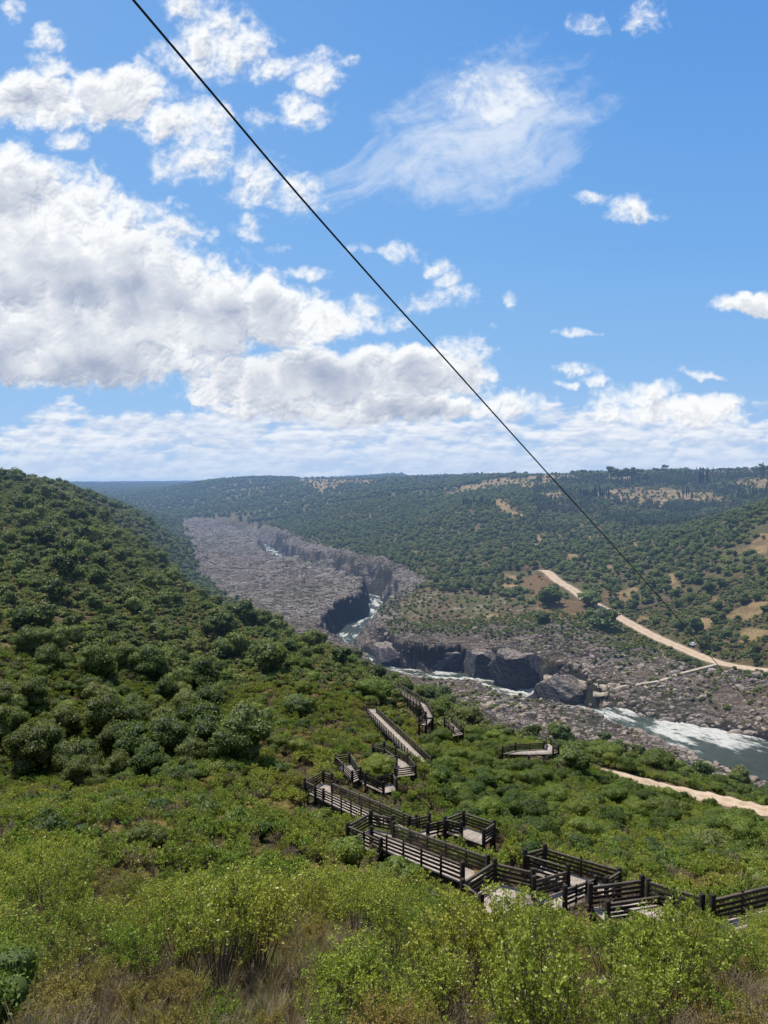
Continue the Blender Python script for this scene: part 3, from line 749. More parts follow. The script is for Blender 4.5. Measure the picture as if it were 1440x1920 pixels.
for s in range(3):
    rng = np.random.default_rng(100 + s)
    # holm oak / wild olive, unit: crown about 4 m wide
    bl = blobs_round(rng, 9, 1.95, 4.4, -.1, .52)
    reg('oak_mid', crown('crown', M_OAK, rng, bl, 3400, .20, .55), trunk_mesh(rng, 1.0, .14))
    reg('oak_far', crown('crown', M_OAK, rng, bl, 650, .42, .7), trunk_mesh(rng, 1.0, .16, 3))
    bl = blobs_round(rng, 8, 1.9, 2.6, .35)
    reg('lent_mid', crown('crown', M_LENT, rng, bl, 4200, .15, .5), trunk_mesh(rng, .5, .08, 5, .8, 1.0))
    reg('lent_far', crown('crown', M_LENT, rng, bl, 520, .38, .7), trunk_mesh(rng, .5, .08, 3, .8, 1.0))
    bl = blobs_round(rng, 6, 1.0, 1.15, -.05)
    reg('bush_far', crown('foliage', M_OAK, rng, bl, 200, .36, .75))
    reg('bushg_far', crown('foliage', M_LENT, rng, bl, 200, .34, .75))
    reg('mound_far', crown('foliage', M_PHAG, rng, blobs_round(rng, 5, .8, .7, 0), 160, .26, .7))
    reg('bush_mid', crown('foliage', M_LENT, rng, blobs_round(rng, 7, .85, 1.15, -.05), 1100, .12, .5))
    reg('mound_mid', crown('foliage', M_PHAG, rng, blobs_round(rng, 9, .6, .6, 0, .36), 900, .08, .35, up=.6))
    # eucalyptus: tall, open
    be = [(rng.normal(0, .8), rng.normal(0, .8), z, rng.uniform(.9, 1.5), rng.uniform(.8, 1.2)) for z in (3.2, 4.2, 5.2, 6.2, 7.2, 8.2)]
    reg('euc_far', crown('crown', M_EUC, rng, be, 520, .5, .5, core=.6), trunk_mesh(rng, 3.0, .13, 3, .8, 4.5))
    bc = [(0, 0, 1.0 + i * 1.0, .85 * (1 - abs(i - 2.2) / 9.5) * rng.uniform(.9, 1.05) * (1 if i < 6 else .72), .95) for i in range(8)]
    reg('cyp_far', crown('crown', M_CYP, rng, bc, 420, .34, .5, up=1.2), trunk_mesh(rng, .8, .1, 0))
    bp = [(rng.normal(0, 1.3), rng.normal(0, 1.3), rng.uniform(5.2, 7.6), rng.uniform(1.1, 1.8), rng.uniform(.7, 1.1)) for i in range(7)]
    reg('pine_far', crown('crown', M_OAK, rng, bp, 420, .45, .6), trunk_mesh(rng, 4.6, .2, 4, 1.0, 1.6))
def cistus(rng, hh, nst, nw, L, sides=3, lod=1, mat=None, per=7, spread=.5, Wd=.27):
    wood = Acc(); fol = Acc(); lp = []; ln = []; la = []
    for i in range(nst):
        an = rng.uniform(0, 2 * math.pi); sp = spread * math.sqrt(rng.random()) * hh
        h = hh * rng.uniform(.72, 1.08) * (1 - .22 * (sp / (spread * hh)) ** 2)
        base = np.array([math.cos(an), math.sin(an), 0]) * rng.uniform(0, .09)
        tip = np.array([math.cos(an) * sp, math.sin(an) * sp, h]); mid = base * .4 + tip * .55 + np.append(rng.normal(0, .05, 2), -.05)
        base[2] = -.1
        wood.add(*tube([base, base * .5 + mid * .5 + rng.normal(0, .02, 3), mid, tip], .011 * hh * lod, .004 * lod, sides))
        ntw = 3 if lod < 2 else 2
        tw = [(mid, tip)]
        for k in range(ntw):
            t = rng.uniform(.15, .8); a = mid * (1 - t) + tip * t
            dd = unit(np.append(rng.normal(0, .7, 2), rng.uniform(.5, 1.3))) * hh * rng.uniform(.16, .34)
            wood.add(*tube([a, a + dd * .5 + rng.normal(0, .012, 3), a + dd], .005 * lod, .003 * lod, sides)); tw.append((a, a + dd))
        for a, b in tw:
            for w in range(nw):
                t = 1 - .62 * rng.random() ** 1.6
                c = a * (1 - t) + b * t + rng.normal(0, .025 * hh, 3)
                q = per
                d = unit(rng.normal(0, 1, (q, 3)) + np.array([0, 0, .55]))
                lp.append(np.repeat(c[None], q, 0) + d * .012); ln.append(d); la.append(np.full(q, np.clip(.15 + .6 * t * c[2] / hh + rng.uniform(-.2, .35), 0, 1)))  # inner and lower leaves darker, shade put into their colour
    lp = np.concatenate(lp); ld = np.concatenate(ln); la = np.concatenate(la); n = len(lp)
    t = ld; nn = unit(np.cross(t, rng.normal(0, 1, (n, 3)))); b = np.cross(nn, t)
    LL = (L * rng.uniform(.6, 1.25, n))[:, None]; W_ = LL * Wd
    V = np.stack([lp, lp + t * LL * .5 + b * W_, lp + t * LL + nn * LL * .18, lp + t * LL * .5 - b * W_], 1).reshape(-1, 3)
    fol.add(V, np.arange(n * 4).reshape(n, 4), np.repeat(la, 4))
    return fol.mesh('foliage', mat or M_CIST), wood.mesh('stems', M_TWIG)
def twiggy(rng, hh, nst, mat, spread=.5, lod=1):
    """leafless thicket of fine branches"""
    w = Acc()
    for i in range(nst):
        an = rng.uniform(0, 2 * math.pi); sp = spread * hh * math.sqrt(rng.random()); h = hh * rng.uniform(.6, 1.05)
        b = np.array([math.cos(an), math.sin(an), 0]) * rng.uniform(0, .12); t = np.array([math.cos(an) * sp, math.sin(an) * sp, h]); b[2] = -.08
        m = b * .5 + t * .5 + rng.normal(0, .06 * hh, 3)
        w.add(*tube([b, m, t], .007 * lod, .003 * lod, 3), rng.uniform(0, 1))
        for k in range(5):
            q = rng.uniform(.3, .95); a = m * (1 - q) + t * q; dd = unit(np.append(rng.normal(0, .6, 2), rng.uniform(.3, 1.2))) * hh * rng.uniform(.1, .3)
            w.add(*tube([a, a + dd * .5 + rng.normal(0, .015, 3), a + dd], .004 * lod, .0022 * lod, 3), rng.uniform(.2, 1))
    return w.mesh('twigs', mat)
def tuft(rng, n, h, mat, wd=.006):
    a = rng.uniform(0, 2 * np.pi, n); r = rng.uniform(0, .16, n); ln = rng.uniform(.1, .55, n) * h; hh = h * rng.uniform(.5, 1.1, n)
    b = np.stack([r * np.cos(a), r * np.sin(a), np.full(n, -.03)], 1); t = b + np.stack([ln * np.cos(a), ln * np.sin(a), hh], 1)
    m = b * .5 + t * .5 + np.stack([-.1 * ln * np.cos(a), -.1 * ln * np.sin(a), .1 * hh], 1)
    s = np.stack([-np.sin(a), np.cos(a), 0 * a], 1) * wd
    V = np.stack([b - s, b + s, m + s * .8, m - s * .8, t + s * .2, t - s * .2], 1).reshape(-1, 3)
    i = np.arange(n)[:, None] * 6
    Fc = np.concatenate([i + np.array([[0, 1, 2, 3]]), i + np.array([[3, 2, 4, 5]])])
    return mesh_np('blades', V, Fc, mat, dict(v=np.repeat(rng.uniform(0, 1, n), 6)))
for s in range(4):
    rng = np.random.default_rng(200 + s)
    reg('cist_near', *cistus(rng, 1.6, 17, 6, .052, per=7, spread=.42))
    reg('cist_mid', *cistus(rng, 1.35, 15, 3, .10, 3, 2.0, None, 5, .5, .34))
    reg('cist_far', *cistus(rng, 1.3, 9, 3, .20, 3, 4, None, 4, .5, .45))
    reg('phag_near', *cistus(rng, .8, 22, 6, .045, 3, 1, M_PHAG, 7, .62, .12))
    reg('dry_near', twiggy(rng, 1.0, 46, M_DRY, .55))
    reg('dry_mid', twiggy(rng, 1.0, 26, M_DRY, .55, 2.6))
    reg('tuft_near', tuft(rng, 90, .55, M_DRY))
    reg('tuftg_near', tuft(rng, 90, .5, M_CIST, .008))
    reg('tuft_mid', tuft(rng, 45, .6, M_DRY, .02))

# ---------------------------------------------------------------- where plants grow
SL = Z2 / Y2
CM = np.maximum.accumulate(SL, axis=0)
def visible(x, y, top, margin):
    """is the top of a plant above the ground skyline in front of it"""
    i = np.clip(np.searchsorted(GY, y) - 4, 0, nr - 1); j = np.clip(np.searchsorted(GA, x / y) - 1, 0, nc - 1)
    return top / y > CM[i, j] - margin
SLP = np.hypot(np.gradient(Z2, axis=0) / np.gradient(Y2, axis=0), 0)
def candidates(y0, y1, area, amax=.58, seed=0):
    rng = np.random.default_rng(seed)
    n = int(amax * (y1 ** 2 - y0 ** 2) / area)
    y = np.sqrt(rng.uniform(y0 ** 2, y1 ** 2, n)); a = rng.uniform(-amax, amax, n)
    # thin crowding by jittered cells
    x = a * y; c = math.sqrt(area)
    key_ = (np.floor(x / c).astype(np.int64) * 1000003 + np.floor(y / c).astype(np.int64)); _, u = np.unique(key_, return_index=True)
    u.sort()
    return x[u], y[u], rng
ALL = []   # rows: kind, x, y, z, scale, rz, tint, dry
def put(kind, x, y, sc, tint, dry, rng, sink=.0, margin=.03, hgt=2.):
    z = H(x, y) - sink * sc
    v = visible(x, y, z + hgt * sc, margin)
    x, y, z, sc, tint, dry = [np.broadcast_to(q, v.shape)[v] for q in (x, y, z, sc, tint, dry)]
    ALL.append((kind, x, y, z, sc, rng.uniform(0, 6.28, len(x)), tint, dry))
def pick(m, *a): return [q[m] for q in a]
def base_masks(x, y):
    z = H(x, y); px, py = proj(x, y, z)
    rk = LUT(MK['rock'], x, y); rd = np.minimum(LUT(MK['dup'], x, y), LUT(MK['dlo'], x, y) + 1.5)
    r = LUT(MK['r'], x, y) - LUT(MK['hw'], x, y)
    return z, px, py, rk, rd, r, LUT(sand, x, y), LUT(orng, x, y), LUT(fld, x, y)
def blocks(x, y, hh, far):
    """would a plant hide the track or a deck just behind it"""
    out = np.zeros(x.shape, bool)
    for k in np.arange(1, 1 + far, 1.5):
        xx = x * (y + k) / y; yy = y + k
        w = (LUT(MK['dlo'], xx, yy) < 2.0) & (k < hh / .30)
        w |= (LUT(MK['dup'], xx, yy) < 3.4) & (k < hh / .25)
        out |= w
    return out
def boardfront(x, y, ks=(1.2, 2.4, 3.4, 4.4)):
    full = [i for i, s in enumerate(SECT) if not s['half']]; half = [i for i, s in enumerate(SECT) if s['half']]
    return np.minimum(np.minimum.reduce([boardclear(x * (y + k) / y, y + k, full) for k in ks]), np.minimum.reduce([boardclear(x * (y + k) / y, y + k, half) for k in (1.0, 1.9, 2.9)]))
def boardclear(x, y, only=None): 
    d = np.full(x.shape, 1e9)
    for a, b, w in (BOARD_LINES if only is None else [BOARD_LINES[i] for i in only]):
        L2 = (b[0] - a[0]) ** 2 + (b[1] - a[1]) ** 2 + 1e-9
        t = np.clip(((x - a[0]) * (b[0] - a[0]) + (y - a[1]) * (b[1] - a[1])) / L2, 0, 1)
        d = np.minimum(d, np.hypot(x - a[0] - t * (b[0] - a[0]), y - a[1] - t * (b[1] - a[1])) - w)
    return d
# --- foreground 5..34 m
x, y, rng = candidates(8.2, 34, .70, .62, 1)
z, px, py, *_ = base_masks(x, y); bc = boardclear(x, y)
u = rng.random(len(x)); n1 = fbm(x * .16, y * .16, 3, 3); n2 = fbm(x * .35, y * .35, 2, 8)
drypatch = (n2 > .10) | ((y < 11.5) & (n2 > -.02)) | ((px < 620) & (y < 15) & (n2 > -.16)) | (u < .22)
ok = (bc > .1) & ((y < 28) | (boardfront(x, y, (1.2, 2.4, 3.6, 5.0)) > -.4))
m = ok & ~drypatch
put('cist_near', *pick(m, x, y), np.clip(np.exp(rng.normal(-.05, .26, m.sum())), .5, 1.35) * (.8 + .35 * (n1[m] > -.1)) * np.where((px[m] > 1120) & (y[m] > 20), .78, 1) * np.where(y[m] < 13, .8, 1) * np.where((px[m] > 820) & (y[m] > 24), .85, 1), np.clip(.5 + 1.6 * n1[m] + rng.normal(0, .25, m.sum()), 0, 1), np.clip(rng.normal(.0, .12, m.sum()), 0, .5), rng)
m = ok & drypatch
k = rng.random(len(x))
q = m & (k < .45); put('phag_near', *pick(q, x, y), rng.uniform(.7, 1.25, q.sum()), rng.uniform(0, 1, q.sum()), rng.uniform(0, .3, q.sum()), rng)
q = m & (k > .45) & (k < .8); put('dry_near', *pick(q, x, y), rng.uniform(.6, 1.1, q.sum()), rng.uniform(0, .6, q.sum()), 0, rng)
x, y, rng = candidates(6.5, 34, .16, .62, 2); bc = boardclear(x, y)
q = (rng.random(len(x)) < .6) & (bc > .1); put('tuft_near', *pick(q, x, y), rng.uniform(.6, 1.2, q.sum()), rng.uniform(0, 1, q.sum()), rng.uniform(0, .2, q.sum()), rng)
q = (rng.random(len(x)) < .3) & (bc > .1); put('tuftg_near', *pick(q, x + .2, y), rng.uniform(.6, 1.2, q.sum()), rng.uniform(0, 1, q.sum()), rng.uniform(0, .6, q.sum()), rng)
# --- middle slope 34..150 m
x, y, rng = candidates(34, 160, .95, .6, 4)
z, px, py, rk, rd, r, sa, og, fl = base_masks(x, y); bc = boardclear(x, y)
n1 = fbm(x * .05, y * .05, 3, 13); n2 = fbm(x * .14, y * .14, 3, 18); u = rng.random(len(x))
left = (px < 470 - (y - 90) * .6) & (y > 84) & (py < 1480)          # beyond the brow on the left
right = (px > 820) & (y > 58)
ok = (rk < .5) & (rd > 3.6) & (bc > .12) & ~blocks(x, y, 1.6, 6) & ((boardfront(x, y) > -.3) | (rng.random(len(x)) < .12))
yel = ok & ~left & ~right & (n2 > .13)
m = yel & (u < .8); put('mound_mid', *pick(m, x, y), rng.uniform(.8, 1.5, m.sum()), rng.uniform(0, 1, m.sum()), rng.uniform(0, .35, m.sum()), rng)
m = ok & (right & (n2 > .15) & (u < .6) | left & (n2 > .02) & (u < .75)); put('mound_mid', *pick(m, x, y), rng.uniform(.8, 1.6, m.sum()), rng.uniform(0, .7, m.sum()), rng.uniform(0, .3, m.sum()), rng)
m = ok & (u > .89); put('dry_mid', *pick(m, x, y), rng.uniform(.8, 1.6, m.sum()), rng.uniform(0, .6, m.sum()), 0, rng)
m = ok & ~left & ~yel & (u < .88)
put('cist_mid', *pick(m, x, y), rng.uniform(.75, 1.25, m.sum()), np.clip(.38 + 1.6 * n1[m] + rng.normal(0, .34, m.sum()), 0, 1), np.clip(rng.normal(.04, .18, m.sum()), 0, .7), rng)
m = ok & (right | left) & (u < .22) | (ok & ~right & ~left & (u < .03))
put('bush_mid', *pick(m, x, y), rng.uniform(.8, 1.9, m.sum()), np.clip(.2 + .9 * n1[m] + rng.normal(0, .3, m.sum()), 0, 1), 0, rng)
m = ok & left & (u > .3) & (u < .85)
put('cist_mid', *pick(m, x, y), rng.uniform(.8, 1.2, m.sum()), np.clip(rng.normal(.2, .25, m.sum()), 0, 1), np.clip(rng.normal(.0, .1, m.sum()), 0, .5), rng)
x, y, rng = candidates(34, 110, 1.1, .6, 5); bc = boardclear(x, y); q = (rng.random(len(x)) < .5) & (bc > .2); put('tuft_mid', *pick(q, x, y), rng.uniform(.7, 1.3, q.sum()), rng.uniform(0, 1, q.sum()), .1, rng)
# trees and tall bushes on the middle slope and in the ravine
x, y, rng = candidates(60, 170, 13, .6, 6)
z, px, py, rk, rd, r, sa, og, fl = base_masks(x, y); bc = boardclear(x, y); u = rng.random(len(x)); n1 = fbm(x * .04, y * .04, 3, 23)
left = (px < 470 - (y - 90) * .6) & (y > 88) & (py < 1480); ok = (rk < .5) & (rd > 4) & (bc > 2.2) & (boardfront(x, y, (3, 6, 8)) > .5) & ~blocks(x, y, 3.4, 13)
rav = left & (y < 135)
m = ok & (left & (u < .30) | rav & (u < .66)); put('oak_mid', *pick(m, x, y), np.clip(np.exp(rng.normal(.12, .3, m.sum())), .6, 2.0), np.clip(rng.normal(.35, .35, m.sum()), 0, 1), 0, rng, hgt=4)
m = ok & left & (u > .88); put('lent_mid', *pick(m, x, y), rng.uniform(.6, 1.1, m.sum()), rng.uniform(0, 1, m.sum()), 0, rng, hgt=4)
m = ok & (px > 800) & (py > 1380) & (u < .42 - .18 * (y < 85) + .5 * n1); put('lent_mid', *pick(m, x, y), rng.uniform(.5, 1.25, m.sum()), np.clip(rng.normal(.35, .35, m.sum()), 0, 1), 0, rng, hgt=4)
m = ok & (px < 800) & ~left & (y > 95) & (u < .16); put('lent_mid', *pick(m, x, y), rng.uniform(.5, 1.0, m.sum()), rng.uniform(0, 1, m.sum()), 0, rng, hgt=4)
# --- 150..420 m
x, y, rng = candidates(160, 430, 2.3, .58, 7)
z, px, py, rk, rd, r, sa, og, fl = base_masks(x, y); n1 = fbm(x * .03, y * .03, 3, 33); n2 = fbm(x * .09, y * .09, 3, 38); u = rng.random(len(x)); bc = boardclear(x, y)
rsl = (px > 1000) & (y > 300)
ok = (rk < .5) & (rd > 4.5) & ~blocks(x, y, 1.4, 6) & (fl < .5) & (bc > .6)
m = ok & (sa < .5) & (og < .5) & (u < np.where(rsl, .42, .62) + .35 * n2)
put('bush_far', *pick(m, x, y), rng.uniform(.6, 1.35, m.sum()), np.clip(.5 + 1.4 * n1[m] + rng.normal(0, .35, m.sum()), 0, 1), np.clip(rng.normal(.04, .18, m.sum()), 0, 1), rng)
m = ok & (sa < .5) & (og < .5) & (u > .66) & (u < .86 - .1 * rsl); put('bushg_far', *pick(m, x, y), rng.uniform(.6, 1.3, m.sum()), rng.uniform(0, 1, m.sum()), np.clip(rng.normal(0.05, .12, m.sum()), 0, 1), rng)
m = ok & (og < .5) & ((u > .86) | (px < 500) & (n2 > .08) & (u > .35)); put('mound_far', *pick(m, x, y), rng.uniform(.7, 1.4, m.sum()), rng.uniform(0, 1, m.sum()), rng.uniform(0, .6, m.sum()), rng)
m = (rd > 4.5) & ((sa > .5) & (u < .75 + .5 * n2)) | ((og > .5) & (u < .10)) | ((rk > .5) & (r > 16) & (z > -88) & (u < .17 + .6 * n2) & (px > 690) & (py < 1330)); put('bushg_far', *pick(m, x, y), rng.uniform(.45, 1.0, m.sum()), rng.uniform(0, 1, m.sum()), np.clip(rng.normal(.12, .12, m.sum()), 0, 1), rng)
m = (rk > .5) & (r > 8) & (z > -87.5) & (u > .965 - .12 * (n2 > .1)) & (py > 1270); put('mound_far', *pick(m, x, y), rng.uniform(.4, .9, m.sum()), rng.uniform(0, 1, m.sum()), rng.uniform(0, .8, m.sum()), rng)
x, y, rng = candidates(165, 430, 19, .58, 8)
z, px, py, rk, rd, r, sa, og, fl = base_masks(x, y); u = rng.random(len(x)); n1 = fbm(x * .03, y * .03, 3, 33); bc = boardclear(x, y)
ok = (rk < .5) & (rd > 5.5) & ~blocks(x, y, 3.2, 14) & (fl < .5) & (sa < .5) & (og < .5) & (bc > 2.5)
m = ok & (u < .24 + .6 * n1 + .14 * (px < 520)) ; put('oak_far', *pick(m, x, y), np.clip(np.exp(rng.normal(.0, .32, m.sum())), .55, 2.0), np.clip(rng.normal(.35, .3, m.sum()), 0, 1), 0, rng, hgt=4)
m = ok & (u > .9); put('lent_far', *pick(m, x, y), rng.uniform(.6, 1.2, m.sum()), rng.uniform(0, .8, m.sum()), 0, rng, hgt=4)
# --- 430..1250 m
x, y, rng = candidates(430, 1250, 15, .57, 9)
z, px, py, rk, rd, r, sa, og, fl = base_masks(x, y); u = rng.random(len(x)); n1 = fbm(x * .012, y * .012, 4, 43); n2 = fbm(x * .035, y * .035, 3, 48)
ok = (rk < .5) & (rd > 6) & ~blocks(x, y, 3.5, 14) & (fl < .5) & (sa < .5) & (og < .5)
euc = (px > 1000) & (y > 690) & (n1 > -.1)
m = ok & ~euc & (u < .46 + .7 * n1 + .35 * n2); put('oak_far', *pick(m, x, y), rng.uniform(.6, 1.35, m.sum()), np.clip(rng.normal(.3, .3, m.sum()), 0, 1), 0, rng, hgt=4)
m = ok & euc & (u < .55 + .6 * n2); put('euc_far', *pick(m, x, y), rng.uniform(.5, 1.05, m.sum()), rng.uniform(0, 1, m.sum()), 0, rng, hgt=6)
m = ok & (u > .45); put('bush_far', *pick(m, x, y), rng.uniform(1.2, 2.8, m.sum()), rng.uniform(.3, 1, m.sum()), np.clip(rng.normal(.1, .2, m.sum()), 0, 1), rng)
m = ((sa > .5) & (u < .8) | (og > .5) & (u < .15)) & (rd > 5); put('bushg_far', *pick(m, x, y), rng.uniform(.6, 1.3, m.sum()), rng.uniform(0, 1, m.sum()), rng.uniform(0, .3, m.sum()), rng)
m = (fl > .5) & (u < .16); put('oak_far', *pick(m, x, y), rng.uniform(.6, 1.2, m.sum()), rng.uniform(0, 1, m.sum()), 0, rng, hgt=4)
# --- beyond
x, y, rng = candidates(1250, 3600, 75, .57, 10)
z, px, py, rk, rd, r, sa, og, fl = base_masks(x, y); u = rng.random(len(x)); n1 = fbm(x * .004, y * .004, 4, 53); n2 = fbm(x * .02, y * .02, 3, 58)
m = (rk < .5) & (fl < .5) & (u < .75 + .8 * n1 + .3 * n2); put('oak_far', *pick(m, x, y), rng.uniform(1.3, 2.4, m.sum()), rng.uniform(0, .7, m.sum()), 0, rng, hgt=4)
m = (rk < .5) & (fl > .5) & (u < .22); put('oak_far', *pick(m, x, y), rng.uniform(.8, 1.6, m.sum()), rng.uniform(0, 1, m.sum()), 0, rng, hgt=4)
m = (fl < .5) & (u > .955) & (px > 700); put('pine_far', *pick(m, x, y), rng.uniform(.8, 1.6, m.sum()), 0, 0, rng, hgt=8)
x, y, rng = candidates(3600, 6200, 900, .57, 14); z, px, py, rk, rd, r, sa, og, fl = base_masks(x, y)
m = (px < 760) & (rng.random(len(x)) < .75); put('oak_far', *pick(m, x, y), rng.uniform(2.2, 5.0, m.sum()), rng.uniform(0, .6, m.sum()), 0, rng, hgt=4)
x, y, rng = candidates(420, 1150, 30, .57, 12); z, px, py, rk, rd, r, sa, og, fl = base_masks(x, y); u = rng.random(len(x)); n2 = fbm(x * .02, y * .012, 3, 66)
m = (rk > .5) & (r > 5) & (u < .05 + .8 * (n2 - .15)); put('bush_far', *pick(m, x, y), rng.uniform(.7, 1.6, m.sum()), rng.uniform(.2, 1, m.sum()), rng.uniform(0, .4, m.sum()), rng)
tot = {}
for k, x, *_ in ALL: tot[k] = tot.get(k, 0) + len(x)
print('PLANTS', tot, sum(tot.values()))

# ---------------------------------------------------------------- scattering one mass of plants as one object
def scatter_object(name, groups, label, cat):
    """groups: list of (kind, rows); one point cloud, plants instanced on it by geometry nodes"""
    protos = bpy.data.collections.new(name + '_kinds'); pts_ = []; order = []
    for kind, rows in groups:
        vs = LIB[kind]; ids = []
        for i, ms in enumerate(vs):
            if len(ms) > 1: me = join_meshes(kind + '_' + str(i), ms)
            else: me = ms[0]
            ids.append(len(order)); nm = '%03d_%s' % (len(order), kind); o = bpy.data.objects.new(nm, me); protos.objects.link(o); order.append(nm)
        n = len(rows[0]); pts_.append(np.stack([*rows, np.array(ids)[np.arange(n) % len(ids)]], 1))
    D = np.concatenate(pts_)
    me = bpy.data.meshes.new(name); me.vertices.add(len(D)); me.vertices.foreach_set('co', D[:, :3].astype(np.float32).ravel())
    for k, c in (('sc', 3), ('rz', 4), ('tint', 5), ('dry', 6)):
        a = me.attributes.new(k, 'FLOAT', 'POINT'); a.data.foreach_set('value', D[:, c].astype(np.float32))
    a = me.attributes.new('idx', 'INT', 'POINT'); a.data.foreach_set('value', D[:, 7].astype(np.int32))
    o = link_obj(name, me); tag(o, label, cat, None, 'stuff')
    g = bpy.data.node_groups.new(name + '_gn', 'GeometryNodeTree')
    g.interface.new_socket('Geometry', in_out='INPUT', socket_type='NodeSocketGeometry'); g.interface.new_socket('Geometry', in_out='OUTPUT', socket_type='NodeSocketGeometry')
    gi = g.nodes.new('NodeGroupInput'); go = g.nodes.new('NodeGroupOutput'); ci = g.nodes.new('GeometryNodeCollectionInfo'); ip = g.nodes.new('GeometryNodeInstanceOnPoints')
    m2p = g.nodes.new('GeometryNodeMeshToPoints'); g.links.new(gi.outputs[0], m2p.inputs['Mesh'])
    ci.inputs['Collection'].default_value = protos; ci.inputs['Separate Children'].default_value = True; ci.inputs['Reset Children'].default_value = True
    def na(nm, ty='FLOAT'):
        q = g.nodes.new('GeometryNodeInputNamedAttribute'); q.data_type = ty; q.inputs[0].default_value = nm; return q.outputs[0]
    cx = g.nodes.new('ShaderNodeCombineXYZ'); g.links.new(na('rz'), cx.inputs[2]); e2r = g.nodes.new('FunctionNodeEulerToRotation'); g.links.new(cx.outputs[0], e2r.inputs[0])
    g.links.new(m2p.outputs[0], ip.inputs['Points']); g.links.new(ci.outputs[0], ip.inputs['Instance']); ip.inputs['Pick Instance'].default_value = True
    g.links.new(na('idx', 'INT'), ip.inputs['Instance Index']); g.links.new(e2r.outputs[0], ip.inputs['Rotation']); g.links.new(na('sc'), ip.inputs['Scale'])
    g.links.new(ip.outputs[0], go.inputs[0])
    md = o.modifiers.new('scatter', 'NODES'); md.node_group = g
    return o
def join_meshes(name, ms):
    bm = bmesh.new(); me = bpy.data.meshes.new(name)
    for i, m in enumerate(ms):
        n0 = len(bm.faces); bm.from_mesh(m); bm.faces.ensure_lookup_table()
        for f in bm.faces[n0:]: f.material_index = i
    bm.to_mesh(me); bm.free()
    for m in ms: me.materials.append(m.materials[0])
    return me
# individuals: the largest in view of each sort; the rest as mass
def gather(kinds):
    out = []
    for k, *r in ALL:
        if k in kinds: out.append((k, np.stack([q.astype(float) if hasattr(q, 'astype') else q for q in r], 1)))
    return out
def kind_scatter(name, kinds, label, cat, ind=None):
    gs = {}
    for k, rows in gather(kinds):
        gs.setdefault(k, []).append(rows)
    groups = []; chosen = []
    allr = [(k, i) for k in gs for i in range(sum(len(q) for q in gs[k]))]
    cat_ = {k: np.concatenate(v) for k, v in gs.items()}
    if ind:
        nmax, fn = ind
        big = []
        for k, rows in cat_.items():
            px, py = proj(rows[:, 0], rows[:, 1], rows[:, 2] + .5 * rows[:, 3])
            vis = (px > 5) & (px < 1435) & (py < 1915) & visible(rows[:, 0], rows[:, 1], rows[:, 2] + rows[:, 3], 0.0)
            s = np.where(vis, rows[:, 3] * SIZE[k] / rows[:, 1], 0); big.append(np.stack([s, np.full(len(s), list(cat_).index(k)), np.arange(len(s))], 1))
        big = np.concatenate(big); big = big[np.argsort(-big[:, 0])][:nmax]
        ks = list(cat_)
        for ki, k in enumerate(ks):
            ii = big[(big[:, 1] == ki) & (big[:, 0] > 0)][:, 2].astype(int)
            fn(k, cat_[k][ii]); cat_[k] = np.delete(cat_[k], ii, 0)
    groups = [(k, v.T) for k, v in cat_.items() if len(v)]
    if groups: scatter_object(name, groups, label, cat)
SIZE = dict(cist_near=1.3, phag_near=.8, dry_near=.9, cist_mid=1.2, oak_mid=4, lent_mid=3.6, oak_far=4, lent_far=3.6, euc_far=5, pine_far=6, cyp_far=5, bush_mid=1.6, mound_mid=1.1, bush_far=2, bushg_far=2, mound_far=1.5)
def plant_objs(spec):
    cnt = {}
    def fn(k, rows):
        vs = LIB[k]
        for r in rows:
            name, cat, lab, grp = spec(k, r)
            i = cnt.get(k, 0); cnt[k] = i + 1; ms = vs[i % len(vs)]
            if len(ms) == 1:
                o = link_obj(name, ms[0])
                kids = [o]
            else:
                o = bpy.data.objects.new(name, None); COL.objects.link(o); o.empty_display_size = .3
                wood = 'stems' if 'shrub' in name else 'trunk'; fol = 'foliage' if 'shrub' in name or 'bush' in name else 'crown'
                kids = [link_obj(fol, ms[0], o), link_obj(wood, ms[1], o)]
            o.location = r[:3]; o.scale = (r[3],) * 3; o.rotation_euler = (0, 0, r[4])
            tag(o, lab, cat, grp)
            for c in kids: c['tint'] = float(r[5]); c['dry'] = float(r[6])
    return fn
def side(px): return 'left' if px < 480 else ('middle' if px < 960 else 'right')
def spec_shrub(k, r):
    px, py = proj(r[0], r[1], r[2]); s = side(px)
    where = 'in the %s of the foreground slope' % s
    if k == 'cist_near': return 'rockrose_shrub', 'shrub', 'green leafy rockrose shrub with thin grey stems ' + where, 'green rockrose shrubs ' + where
    if k == 'phag_near': return 'yellow_shrub', 'shrub', 'low yellow-green fine-leaved shrub ' + where, 'yellow-green shrubs ' + where
    return 'dry_shrub', 'shrub', 'dry leafless twiggy shrub ' + where, 'dry twiggy shrubs ' + where
def spec_tree(k, r):
    px, py = proj(r[0], r[1], r[2])
    if px < 560 and r[1] < 480: where = 'in the ravine below the left hillside' if py > 1330 else 'on the lower left hillside' if py > 1150 else 'on the upper left hillside'
    elif r[1] < 260: where = 'on the slope between the boardwalk and the river' if px > 760 else 'beside the boardwalk in mid slope'
    elif px > 1000: where = 'on the hillside above the dirt road' if r[1] > 330 else 'beside the rocky river bank'
    else: where = 'on the valley side beyond the gorge'
    if k.startswith('oak'): return 'oak_tree', 'tree', 'dark grey-green round evergreen tree ' + where, 'dark evergreen trees ' + where
    if k.startswith('euc'): return 'eucalyptus_tree', 'tree', 'tall pale open tree ' + where, 'tall pale trees ' + where
    return 'lentisk_bush', 'bush', 'bright green rounded tall bush ' + where, 'bright green bushes ' + where
